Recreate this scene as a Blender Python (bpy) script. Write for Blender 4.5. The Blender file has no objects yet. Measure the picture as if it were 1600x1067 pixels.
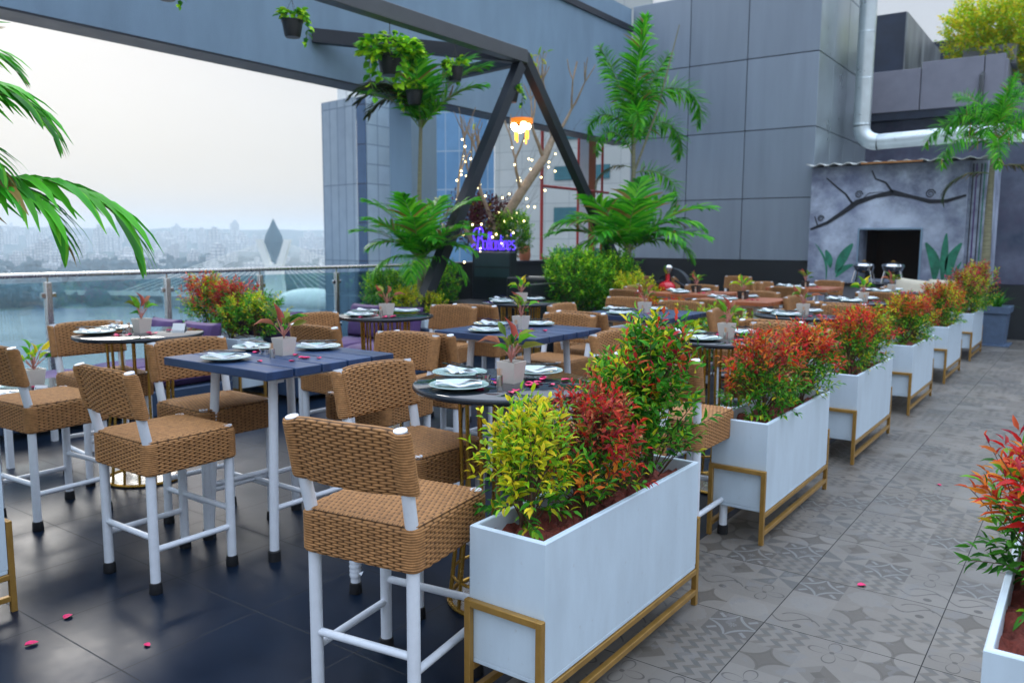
import bpy, math, random
import numpy as np
from mathutils import Vector, Matrix
PI = math.pi
C = bpy.context.scene.collection
scn = bpy.context.scene

# ------------------------------------------------------------------ camera
cam = bpy.data.cameras.new('camera'); camo = bpy.data.objects.new('camera', cam); C.objects.link(camo)
F = 1267.0
pit = math.atan((533.5 - 379.6) / F); yaw = math.radians(35.72); rol = math.radians(.3)
fw = Vector((-math.sin(yaw)*math.cos(pit), math.cos(yaw)*math.cos(pit), -math.sin(pit)))
rt = Vector((math.cos(yaw), math.sin(yaw), 0)); up = rt.cross(fw)
rt2 = rt*math.cos(rol) + up*math.sin(rol); up2 = up*math.cos(rol) - rt*math.sin(rol)
camo.matrix_world = Matrix(((rt2.x, up2.x, -fw.x, 0), (rt2.y, up2.y, -fw.y, 0), (rt2.z, up2.z, -fw.z, 1.58), (0, 0, 0, 1)))
cam.sensor_width = 36; cam.lens = F/1600*36; cam.clip_start = .05; cam.clip_end = 9000
cam.dof.use_dof = True; cam.dof.focus_distance = 2.9; cam.dof.aperture_fstop = 3.6
scn.camera = camo
# ------------------------------------------------------------------ world, sun
w = bpy.data.worlds.new('World'); scn.world = w; w.use_nodes = True
nt = w.node_tree; bg = nt.nodes['Background']
SUN_EL, SUN_AZ = math.radians(34), math.radians(-68)      # azimuth from +Y, negative = towards -X
sky = nt.nodes.new('ShaderNodeTexSky'); sky.sky_type = 'NISHITA'; sky.sun_disc = False
sky.sun_elevation = SUN_EL; sky.sun_rotation = SUN_AZ; sky.air_density = 1.2; sky.dust_density = 4; sky.ozone_density = 2
tc = nt.nodes.new('ShaderNodeTexCoord'); sx = nt.nodes.new('ShaderNodeSeparateXYZ')
nt.links.new(tc.outputs['Generated'], sx.inputs[0])
rp = nt.nodes.new('ShaderNodeValToRGB'); cr = rp.color_ramp
cr.elements[0].position = 0.0; cr.elements[0].color = (3.2, 3.6, 4.1, 1)
cr.elements[1].position = .85; cr.elements[1].color = (12.8, 15.0, 18.6, 1)
e = cr.elements.new(.06); e.color = (3.5, 3.65, 3.8, 1)
e = cr.elements.new(.33); e.color = (3.4, 3.65, 4.1, 1)
nt.links.new(sx.outputs['Z'], rp.inputs[0])
cn = nt.nodes.new('ShaderNodeTexNoise'); cn.inputs['Scale'].default_value = 2.2; cn.inputs['Detail'].default_value = 5
mpn = nt.nodes.new('ShaderNodeMapping'); mpn.inputs['Scale'].default_value = (1, 1, 4)
nt.links.new(tc.outputs['Generated'], mpn.inputs[0]); nt.links.new(mpn.outputs[0], cn.inputs['Vector'])
mr = nt.nodes.new('ShaderNodeMapRange'); mr.inputs['To Min'].default_value = .9; mr.inputs['To Max'].default_value = 1.08
nt.links.new(cn.outputs[0], mr.inputs[0])
ml = nt.nodes.new('ShaderNodeMix'); ml.data_type = 'RGBA'; ml.blend_type = 'MULTIPLY'; ml.inputs[0].default_value = 1
nt.links.new(rp.outputs[0], ml.inputs[6]); nt.links.new(mr.outputs[0], ml.inputs[7])
mx = nt.nodes.new('ShaderNodeMix'); mx.data_type = 'RGBA'; mx.inputs[0].default_value = .88
nt.links.new(sky.outputs[0], mx.inputs[6]); nt.links.new(ml.outputs[2], mx.inputs[7])
nt.links.new(mx.outputs[2], bg.inputs[0]); bg.inputs[1].default_value = .11
sl = bpy.data.lights.new('sun', 'SUN'); sl.energy = 1.5; sl.angle = math.radians(24); sl.color = (1, .96, .9)
so = bpy.data.objects.new('sun', sl); C.objects.link(so)
sd = Vector((math.sin(SUN_AZ)*math.cos(SUN_EL), math.cos(SUN_AZ)*math.cos(SUN_EL), math.sin(SUN_EL)))
so.rotation_euler = sd.to_track_quat('Z', 'Y').to_euler()
scn.view_settings.view_transform = 'Standard'; scn.view_settings.look = 'None'
scn.view_settings.exposure = .72; scn.view_settings.gamma = 1
scn.render.engine = 'CYCLES'; scn.cycles.volume_bounces = 3; scn.cycles.max_bounces = 10

# ------------------------------------------------------------------ materials
def srgb(h):
    h = h.lstrip('#'); v = [int(h[i:i+2], 16)/255 for i in (0, 2, 4)]
    return tuple((c/12.92 if c <= .04045 else ((c+.055)/1.055)**2.4) for c in v) + (1,)
def new(name):
    m = bpy.data.materials.new(name); m.use_nodes = True
    return m, m.node_tree, m.node_tree.nodes['Principled BSDF']
def pm(name, col, rough=.5, metal=0., var=.12, vs=6., bump=0., bs=80., rv=.1, spec=.5, coat=0., alpha=None, emit=None, es=0., bd=.002, stretch=(1, 1, 1), orand=0., grime=0.):
    m, t, b = new(name); n = t.nodes; L = t.links
    col = srgb(col) if isinstance(col, str) else tuple(col)+(1,)
    g = n.new('ShaderNodeNewGeometry'); oi = n.new('ShaderNodeTexCoord')
    mp = n.new('ShaderNodeMapping'); mp.inputs['Scale'].default_value = stretch
    L.new(oi.outputs['Object'], mp.inputs[0])
    no = n.new('ShaderNodeTexNoise'); no.inputs['Scale'].default_value = vs; no.inputs['Detail'].default_value = 6; no.inputs['Roughness'].default_value = .6
    L.new(mp.outputs[0], no.inputs['Vector'])
    if var:
        r = n.new('ShaderNodeMapRange'); r.inputs['From Min'].default_value = .25; r.inputs['From Max'].default_value = .75
        r.inputs['To Min'].default_value = 1-var; r.inputs['To Max'].default_value = 1+var
        L.new(no.outputs[0], r.inputs[0])
        if orand:
            oi_ = n.new('ShaderNodeObjectInfo'); ro = n.new('ShaderNodeMapRange'); ro.inputs['To Min'].default_value = 1-orand; ro.inputs['To Max'].default_value = 1+orand
            L.new(oi_.outputs['Random'], ro.inputs[0]); mm = n.new('ShaderNodeMath'); mm.operation = 'MULTIPLY'; L.new(r.outputs[0], mm.inputs[0]); L.new(ro.outputs[0], mm.inputs[1]); r = mm
        x = n.new('ShaderNodeMix'); x.data_type = 'RGBA'; x.blend_type = 'MULTIPLY'; x.inputs[0].default_value = 1
        x.inputs[6].default_value = col; L.new(r.outputs[0], x.inputs[7]); L.new(x.outputs[2], b.inputs['Base Color'])
        if grime:
            gn = n.new('ShaderNodeTexNoise'); gn.inputs['Scale'].default_value = 38; gn.inputs['Detail'].default_value = 8; gn.inputs['Roughness'].default_value = .7
            L.new(oi.outputs['Object'], gn.inputs['Vector']); gr = n.new('ShaderNodeMapRange'); gr.inputs['From Min'].default_value = .62; gr.inputs['From Max'].default_value = .72; gr.inputs['To Max'].default_value = grime
            L.new(gn.outputs[0], gr.inputs[0]); x2 = n.new('ShaderNodeMix'); x2.data_type = 'RGBA'; x2.inputs[7].default_value = (.30, .25, .21, 1)
            L.new(gr.outputs[0], x2.inputs[0]); L.new(x.outputs[2], x2.inputs[6]); L.new(x2.outputs[2], b.inputs['Base Color'])
    else: b.inputs['Base Color'].default_value = col
    if rv:
        r2 = n.new('ShaderNodeMapRange'); r2.inputs['To Min'].default_value = max(rough-rv, .02); r2.inputs['To Max'].default_value = min(rough+rv, 1)
        L.new(no.outputs[0], r2.inputs[0]); L.new(r2.outputs[0], b.inputs['Roughness'])
    else: b.inputs['Roughness'].default_value = rough
    b.inputs['Metallic'].default_value = metal; b.inputs['Specular IOR Level'].default_value = spec
    b.inputs['Coat Weight'].default_value = coat
    if bump:
        n2 = n.new('ShaderNodeTexNoise'); n2.inputs['Scale'].default_value = bs; n2.inputs['Detail'].default_value = 4
        L.new(oi.outputs['Object'], n2.inputs['Vector'])
        bu = n.new('ShaderNodeBump'); bu.inputs['Strength'].default_value = bump; bu.inputs['Distance'].default_value = bd
        L.new(n2.outputs[0], bu.inputs['Height']); L.new(bu.outputs[0], b.inputs['Normal'])
    if emit:
        b.inputs['Emission Color'].default_value = srgb(emit); b.inputs['Emission Strength'].default_value = es
    return m
class V:                                     # little expression wrapper over math nodes
    t = None
    def __init__(s, k): s.k = k
    @staticmethod
    def op(o, *a):
        nd = V.t.nodes.new('ShaderNodeMath'); nd.operation = o
        for i, x in enumerate(a):
            if isinstance(x, V): V.t.links.new(x.k, nd.inputs[i])
            else: nd.inputs[i].default_value = x
        return V(nd.outputs[0])
    def __add__(s, o): return V.op('ADD', s, o)
    __radd__ = __add__
    def __sub__(s, o): return V.op('SUBTRACT', s, o)
    def __rsub__(s, o): return V.op('SUBTRACT', o, s)
    def __mul__(s, o): return V.op('MULTIPLY', s, o)
    __rmul__ = __mul__
    def __truediv__(s, o): return V.op('DIVIDE', s, o)
    def lt(s, o): return V.op('LESS_THAN', s, o)
    def gt(s, o): return V.op('GREATER_THAN', s, o)
    def f(s, o): return V.op(o, s)
def mixc(t, a, b, fac):
    x = t.nodes.new('ShaderNodeMix'); x.data_type = 'RGBA'
    for i, c in ((6, a), (7, b)):
        if isinstance(c, tuple): x.inputs[i].default_value = c
        else: t.links.new(c, x.inputs[i])
    if isinstance(fac, V): t.links.new(fac.k, x.inputs[0])
    else: x.inputs[0].default_value = fac
    return x.outputs[2]
def posxyz(t):
    g = t.nodes.new('ShaderNodeNewGeometry'); s = t.nodes.new('ShaderNodeSeparateXYZ'); t.links.new(g.outputs['Position'], s.inputs[0])
    return g.outputs['Position'], V(s.outputs[0]), V(s.outputs[1]), V(s.outputs[2])
def noise(t, vec, sc, det=4, ro=.55):
    n = t.nodes.new('ShaderNodeTexNoise'); n.inputs['Scale'].default_value = sc; n.inputs['Detail'].default_value = det; n.inputs['Roughness'].default_value = ro
    t.links.new(vec, n.inputs['Vector']); return V(n.outputs[0])

def pattern_tile():
    m, t, b = new('patterned tile'); V.t = t
    P, X, Y, Z = posxyz(t)
    tx = (X + 1.03)/.6; ty = (Y - 2.663)/.6
    gx = (tx.f('FRACT')-.5).f('ABSOLUTE'); gy = (ty.f('FRACT')-.5).f('ABSOLUTE')
    grout = V.op('MAXIMUM', gx, gy).gt(.4965)
    u = tx*3.; v = ty*3.
    cu, cv = u.f('FLOOR'), v.f('FLOOR')
    fx = u.f('FRACT')-.5; fy = v.f('FRACT')-.5
    idx = V.op('FLOORED_MODULO', cu*1.+cv*3.+(tx.f('FLOOR')*2.)+(ty.f('FLOOR')*4.)+(cu*cv), 9.)
    def is_(k): return V.op('COMPARE', idx, float(k), .3)
    ax, ay = fx.f('ABSOLUTE'), fy.f('ABSOLUTE')
    r = V.op('SQRT', fx*fx+fy*fy); th = V.op('ARCTAN2', fy, fx)
    A = is_(0)*((r - (th*2.).f('COSINE').f('ABSOLUTE')*.44).f('ABSOLUTE').lt(.022) + r.lt(.05))      # flower outline (dark line)
    q = .27 + (th*4.).f('COSINE')*.13
    D = is_(1)                                                                                       # dark quatrefoil
    ss_ = V.op('POWER', ax+.001, .62)+V.op('POWER', ay+.001, .62)
    Dl = D*((ss_-.72).f('ABSOLUTE').lt(.055) + r.lt(.09)*(th*8.).f('COSINE').gt(.2) + (ax-ay).f('ABSOLUTE').lt(.055)*(ax+ay-.66).f('ABSOLUTE').lt(.15))
    pin = (ax-ay).gt(0.)*1. ; pw = ((pin-(fx*fy).gt(0.))).f('ABSOLUTE')
    B = is_(2)*pw
    cc = V.op('SQRT', (ax-.5)*(ax-.5)+(ay-.5)*(ay-.5))
    E_ = is_(3)*cc.gt(.5) + is_(3)*(cc-.5).f('ABSOLUTE').lt(.03)
    S = is_(4)*((fy-(fx*6.283).f('SINE')*.2).f('ABSOLUTE').lt(.028) + (r-.34).f('ABSOLUTE').lt(.02)*fy.gt(.12) + ((fx-.1)*(fx-.1)+(fy+.25)*(fy+.25)).lt(.008))
    G = is_(5)*((ax+ay).lt(.42)*(.5+fx.gt(0.)*.5)) + is_(5)*(ax+ay).lt(.14)
    yy3 = (fy*3.).f('FRACT'); h1 = (fx*3.+fy*3.).f('FRACT').lt(.5); h2 = (fx*3.-fy*3.).f('FRACT').lt(.5); lowb = yy3.lt(.5)
    Zc = is_(8)+is_(6); H = Zc*(h1*lowb); H2 = Zc*(h2*(1.-lowb))
    bl = is_(7)*(r+(noise(t, P, 26, 4)-.5)*.25).lt(.40)
    W = noise(t, P, 55, 3); wear = noise(t, P, 9, 5); big = noise(t, P, 1.6, 4)
    cell = t.nodes.new('ShaderNodeTexWhiteNoise'); cell.noise_dimensions = '2D'
    cmb = t.nodes.new('ShaderNodeCombineXYZ'); t.links.new(cu.k, cmb.inputs[0]); t.links.new(cv.k, cmb.inputs[1]); t.links.new(cmb.outputs[0], cell.inputs[0])
    rnd = V(cell.outputs[0])
    base = mixc(t, (.150, .133, .112, 1), (.20, .18, .155, 1), rnd)
    c = mixc(t, base, (.062, .064, .060, 1), (B*.72+H*.72))
    c = mixc(t, c, (.075, .062, .047, 1), (G*.8 + E_*.8))
    c = mixc(t, c, (.095, .080, .062, 1), H2*.75)
    c = mixc(t, c, (.21, .20, .185, 1), bl*.4)
    c = mixc(t, c, (.066, .057, .048, 1), D*.8)
    c = mixc(t, c, (.20, .20, .19, 1), Dl*.9)
    c = mixc(t, c, (.045, .038, .032, 1), (A+S)*.85)
    fade = wear.gt(.60)*.45 + .08
    c = mixc(t, c, (.16, .155, .15, 1), fade)
    c = mixc(t, c, (.09, .087, .085, 1), (big-.38)*.8)
    c = mixc(t, c, (.016, .015, .015, 1), grout)
    t.links.new(c, b.inputs['Base Color'])
    t.links.new((.30 + W*.15 + grout*.4 + big*.12).k, b.inputs['Roughness'])
    bu = t.nodes.new('ShaderNodeBump'); bu.inputs['Strength'].default_value = .35; bu.inputs['Distance'].default_value = .002
    t.links.new((1.-grout + W*.06).k, bu.inputs['Height']); t.links.new(bu.outputs[0], b.inputs['Normal'])
    return m
def dark_tile():
    m, t, b = new('dark slate tile'); V.t = t
    P, X, Y, Z = posxyz(t)
    tx = (X + 1.03)/.6; ty = (Y - 2.663)/.6
    gx = (tx.f('FRACT')-.5).f('ABSOLUTE'); gy = (ty.f('FRACT')-.5).f('ABSOLUTE')
    grout = V.op('MAXIMUM', gx, gy).gt(.4955)
    n1 = noise(t, P, 3, 6, .65); n2 = noise(t, P, 70, 3); n3 = noise(t, P, 14, 5)
    c = mixc(t, (.003, .007, .016, 1), (.006, .016, .036, 1), n1)
    c = mixc(t, c, (.03, .035, .045, 1), (n3-.62)*.6)
    c = mixc(t, c, (.03, .032, .035, 1), grout)
    t.links.new(c, b.inputs['Base Color']); t.links.new((.22+n1*.22+grout*.3+(n3-.5)*.1).k, b.inputs['Roughness'])
    b.inputs['Specular IOR Level'].default_value = .2
    bu = t.nodes.new('ShaderNodeBump'); bu.inputs['Strength'].default_value = .3; bu.inputs['Distance'].default_value = .0015
    t.links.new((1.-grout + n2*.12).k, bu.inputs['Height']); t.links.new(bu.outputs[0], b.inputs['Normal'])
    return m
def leafmat(name, rough=.48, trans=.34):
    m, t, b = new(name); n = t.nodes; L = t.links
    a = n.new('ShaderNodeAttribute'); a.attribute_name = 'Col'
    L.new(a.outputs['Color'], b.inputs['Base Color']); b.inputs['Roughness'].default_value = rough
    tr = n.new('ShaderNodeBsdfTranslucent'); L.new(a.outputs['Color'], tr.inputs[0])
    b.inputs['Specular IOR Level'].default_value = .22
    ms = n.new('ShaderNodeMixShader'); ms.inputs[0].default_value = trans
    L.new(b.outputs[0], ms.inputs[1]); L.new(tr.outputs[0], ms.inputs[2]); L.new(ms.outputs[0], n['Material Output'].inputs[0])
    return m
def glassmat(name, tint, mixf=.15, rough=.02):
    m, t, b = new(name); n = t.nodes; L = t.links
    gl = n.new('ShaderNodeBsdfGlossy'); gl.inputs['Roughness'].default_value = rough; gl.inputs[0].default_value = (.9, .95, 1, 1)
    tr = n.new('ShaderNodeBsdfTransparent'); tr.inputs[0].default_value = srgb(tint)
    ms = n.new('ShaderNodeMixShader'); fr = n.new('ShaderNodeFresnel'); fr.inputs[0].default_value = 1.45
    mu = n.new('ShaderNodeMath'); mu.operation = 'MULTIPLY_ADD'; mu.inputs[1].default_value = .8; mu.inputs[2].default_value = mixf
    L.new(fr.outputs[0], mu.inputs[0]); L.new(mu.outputs[0], ms.inputs[0])
    L.new(tr.outputs[0], ms.inputs[1]); L.new(gl.outputs[0], ms.inputs[2]); L.new(ms.outputs[0], n['Material Output'].inputs[0])
    return m
def panelmat(name, cols, vs=(1., 1., 1.), axis='x', px=3., pz=3., line=.02, dark=(.03, .035, .045, 1), metal=0., rough=.3, ox=0., oz=0.):
    """wall split in rectangles: each cell picks a tone, thin joint lines"""
    m, t, b = new(name); V.t = t
    tcn = t.nodes.new('ShaderNodeTexCoord'); s = t.nodes.new('ShaderNodeSeparateXYZ'); t.links.new(tcn.outputs['Object'], s.inputs[0])
    X, Y, Z = V(s.outputs[0]), V(s.outputs[1]), V(s.outputs[2])
    H = X+Y if axis == 'xy' else (X if axis == 'x' else Y)
    u = (H+ox)/px; v = (Z+oz)/pz
    ln = V.op('MAXIMUM', ((u.f('FRACT')-.5).f('ABSOLUTE')).gt(.5-line/px), ((v.f('FRACT')-.5).f('ABSOLUTE')).gt(.5-line/pz))
    wn = t.nodes.new('ShaderNodeTexWhiteNoise'); wn.noise_dimensions = '2D'
    cb = t.nodes.new('ShaderNodeCombineXYZ'); t.links.new(u.f('FLOOR').k, cb.inputs[0]); t.links.new(v.f('FLOOR').k, cb.inputs[1]); t.links.new(cb.outputs[0], wn.inputs[0])
    c = mixc(t, cols[0], cols[1], V(wn.outputs[0]))
    no = noise(t, tcn.outputs['Object'], .9, 5)
    c = mixc(t, c, tuple(x*.75 for x in cols[0][:3])+(1,), (no-.4)*1.1)
    c = mixc(t, c, dark, ln)
    t.links.new(c, b.inputs['Base Color']); b.inputs['Roughness'].default_value = rough; b.inputs['Metallic'].default_value = metal
    return m

M = {}
M['ptile'] = pattern_tile(); M['dtile'] = dark_tile()
M['white'] = pm('white enamel tube', (.70, .74, .80), .35, var=.06, vs=25, bump=.1, bs=120)
M['rope'] = pm('brown woven rope', (.36, .175, .066), .72, orand=.12, var=.35, vs=45, bump=.6, bs=420, bd=.0015, spec=.3)
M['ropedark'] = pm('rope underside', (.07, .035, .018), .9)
M['rubber'] = pm('black rubber', (.012, .012, .014), .6)
M['granite'] = pm('black granite', (.012, .017, .026), .07, var=.7, vs=260, rv=.03, spec=.6, coat=.3)
M['granedge'] = pm('granite rim', (.02, .027, .038), .3, var=.5, vs=260)
M['gold'] = pm('gold painted steel', (.36, .20, .045), .38, metal=.35, var=.2, vs=14, bump=.1, bs=200)
M['brass'] = pm('brass rods', (.42, .24, .04), .28, metal=.75, var=.2, vs=10)
M['plank'] = pm('navy stained planks', (.022, .050, .125), .36, orand=.15, var=.35, vs=9, bump=.5, bs=30, stretch=(.15, 1.6, 1), spec=.6)
M['oplank'] = pm('orange stained wood', (.34, .105, .04), .4, var=.3, vs=8, bump=.3, bs=40, stretch=(.2, 2, 1))
M['planter'] = pm('white fibreglass planter', (.54, .64, .72), .42, orand=.03, var=.11, vs=7, stretch=(1, 1, .3), grime=.35, bump=.12, bs=60)
M['soil'] = pm('red earth', (.17, .035, .022), .95, var=.5, vs=30, bump=1, bs=60, bd=.012)
M['dsoil'] = pm('dark soil', (.03, .02, .014), .95, var=.4, vs=30, bump=1, bs=60, bd=.01)
M['leaf'] = leafmat('leaf'); M['palm'] = leafmat('palm leaf', .45, .36)
M['stem'] = pm('brown stem', (.10, .055, .03), .8, var=.3, vs=40)
M['bark'] = pm('grey brown bark', (.36, .27, .19), .85, var=.35, vs=12, bump=.6, bs=50)
M['palmtrunk'] = pm('ringed palm trunk', (.22, .21, .13), .8, var=.4, vs=6, bump=.5, bs=30, stretch=(1, 1, 8))
M['palmbrown'] = pm('brown palm trunk', (.20, .085, .035), .8, var=.4, vs=6, bump=.5, bs=30, stretch=(1, 1, 8))
M['stucco'] = pm('blue grey stucco', (.215, .31, .41), .85, var=.13, vs=2.2, stretch=(1, 1, .3), bump=.9, bs=90, bd=.006)
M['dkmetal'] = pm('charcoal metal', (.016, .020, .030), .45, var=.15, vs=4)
M['beammetal'] = pm('grey painted steel beam', (.075, .080, .088), .42, var=.12, vs=5, bump=.1, bs=60)
M['steel'] = pm('brushed stainless steel', (.55, .53, .50), .26, metal=.9, var=.08, vs=20, stretch=(1, 1, .2))
M['chrome'] = pm('polished steel', (.62, .62, .63), .12, metal=1, var=.05)
M['glass'] = glassmat('railing glass', '#dceef3', .06)
M['dark'] = pm('matt black wall paint', (.014, .017, .021), .5, var=.25, vs=2.5)
M['cabinet'] = pm('black cabinet', (.013, .017, .024), .32, var=.3, vs=3)
M['teal'] = pm('dark teal laminate', (.018, .045, .055), .35, var=.2, vs=3)
M['frame'] = pm('navy sofa frame', (.025, .05, .10), .5, var=.15)
M['purple'] = pm('purple velvet cushion', (.072, .034, .125), .8, var=.3, vs=7, bump=.3, bs=160)
M['ceramic'] = pm('off white ceramic pot', (.62, .56, .50), .4, var=.05, vs=12)
M['plate'] = pm('pale celadon plate', (.40, .55, .52), .14, var=.06, vs=10, coat=.4)
M['napkin'] = pm('white napkin', (.78, .82, .86), .85, var=.05, bump=.3, bs=200)
M['cut'] = pm('dark steel cutlery', (.035, .042, .055), .2, metal=.5, var=.05)
M['petal'] = pm('pink rose petal', (.72, .012, .13), .5, var=.3, vs=40)
M['card'] = pm('white card', (.75, .77, .78), .6, var=.02)
M['ink'] = pm('black ink', (.02, .02, .02), .7, var=0)
M['pick'] = pm('wood toothpicks', (.60, .38, .24), .8)
M['blackpot'] = pm('black plastic pot', (.02, .02, .022), .4)
M['bluepot'] = pm('blue grey concrete pot', (.085, .13, .21), .7, var=.2, vs=9, bump=.6, bs=45, bd=.006)
M['amber'] = pm('amber wood', (.5, .17, .03), .5, emit='#ff8a1c', es=.5)
M['bulb'] = pm('warm bulb', (1, .9, .7), .5, var=0, rv=0, emit='#ffe6b0', es=7)
M['amberglow'] = pm('amber glass drop', (1, .6, .1), .4, var=0, rv=0, emit='#ffac1e', es=1.6)
M['fairy'] = pm('fairy bulb', (1, .9, .7), .5, var=0, rv=0, emit='#ffe7a0', es=5)
M['wire'] = pm('thin wire', (.12, .11, .09), .6, var=0)
M['purplesign'] = pm('lit purple letters', (.16, .06, .75), .4, var=.1, vs=30, emit='#5a32ff', es=1.0)
M['duct'] = pm('galvanised duct', (.60, .66, .68), .3, metal=.7, var=.14, vs=3)
M['concrete'] = pm('mauve grey concrete panels', (.235, .235, .285), .75, var=.15, vs=2.5, bump=.3, bs=50)
M['navywall'] = pm('navy wall', (.020, .030, .055), .6, var=.4, vs=2)
M['streak'] = pm('weathered metal cladding', (.20, .215, .22), .45, var=.75, vs=2.2, stretch=(1.2, 1.2, .25), metal=.3)
M['buff'] = pm('grey buffet counter', (.16, .165, .18), .45, var=.3, vs=4)
M['cream'] = pm('cream cushion', (.62, .56, .44), .85, var=.1, bump=.2, bs=150)
M['red'] = pm('red lacquer', (.62, .012, .03), .2, var=.06, coat=.5)
M['redframe'] = pm('red steel frame', (.38, .035, .03), .5, var=.2)
M['terracotta'] = pm('terracotta cladding', (.36, .12, .055), .7, var=.15)
M['facade'] = pm('pale stone cladding', (.50, .50, .46), .7, var=.1, vs=.7)
M['tealglass'] = pm('teal window glass', (.03, .14, .17), .12, var=.25, vs=1)
M['cloth'] = pm('white curtain', (.75, .76, .80), .9, var=.05)
M['corr'] = pm('corrugated roof sheet', (.55, .56, .53), .5, var=.4, vs=4)
M['rust'] = pm('rusted sheet edge', (.40, .17, .05), .7, var=.4, vs=6)
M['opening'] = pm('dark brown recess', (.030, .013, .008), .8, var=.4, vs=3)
M['mgreen'] = pm('green mural paint', (.03, .20, .12), .8, var=.55, vs=7)
M['mdark'] = pm('black mural paint', (.02, .022, .03), .8, var=.3, vs=12)
M['mpurple'] = pm('purple mural paint', (.10, .05, .18), .8, var=.4, vs=6)
M['yellowwood'] = pm('yellow post', (.62, .36, .03), .6)
def mural(name, a, b_, c_):
    m, t, b = new(name); V.t = t; P, X, Y, Z = posxyz(t)
    n1 = noise(t, P, 1.7, 6, .6); n2 = noise(t, P, 5, 5, .65); n3 = noise(t, P, .8, 3)
    c = mixc(t, a, b_, (n1-.36)*2.8); c = mixc(t, c, c_, (n2*n3*2.4-.42)*1.4)
    t.links.new(c, b.inputs['Base Color']); b.inputs['Roughness'].default_value = .8
    return m
M['mural'] = mural('marbled mural paint', (.55, .62, .74, 1), (.17, .20, .31, 1), (.09, .10, .16, 1))
M['mural2'] = mural('dark marbled mural paint', (.17, .19, .27, 1), (.05, .07, .12, 1), (.10, .09, .15, 1))
M['panel'] = pm('mauve aluminium panel', (.25, .295, .355), .38, orand=.07, var=.10, vs=3, stretch=(1.5, 1.5, .15), metal=.15)
M['panelside'] = pm('silver aluminium panel', (.36, .42, .45), .3, var=.22, vs=1.1, metal=.6)
M['glasstower'] = panelmat('mirror curtain wall', ((.24, .31, .40, 1), (.34, .42, .50, 1)), axis='xy', px=.95, pz=6.4, line=.035, dark=(.10, .14, .20, 1), metal=.5, rough=.15)
M['glassdark'] = panelmat('dark curtain wall', ((.035, .08, .16, 1), (.06, .12, .22, 1)), axis='xy', px=3, pz=3.2, line=.05, dark=(.02, .03, .06, 1), rough=.2)
M['stonetower'] = panelmat('beige stone tower', ((.82, .80, .72, 1), (.88, .86, .80, 1)), axis='xy', px=4, pz=1.6, line=.04, dark=(.42, .41, .39, 1), rough=.7)
M['blueglass'] = panelmat('blue curtain wall', ((.10, .24, .42, 1), (.16, .33, .54, 1)), axis='xy', px=1.3, pz=2.6, line=.04, dark=(.35, .45, .55, 1), metal=.2, rough=.2)
M['citywall'] = panelmat('far building wall', ((.62, .61, .59, 1), (.85, .84, .82, 1)), axis='xy', px=4.5, pz=3.4, line=.5, dark=(.22, .26, .3, 1), rough=.8)
M['water'] = pm('lake water', (.015, .055, .095), .22, var=.2, vs=.01, bump=.3, bs=.3, bd=.2)
M['ground'] = pm('far ground', (.06, .09, .06), .95, var=.4, vs=.01)
M['hill'] = pm('wooded hills', (.015, .055, .07), .95, var=.5, vs=.03, bump=1, bs=.12, bd=6)
M['bridge'] = pm('pale bridge concrete', (.75, .74, .66), .7, var=.08, vs=.05)
M['arrow'] = pm('blue grey bridge cladding', (.05, .13, .17), .5, var=.3, vs=.08)

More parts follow.
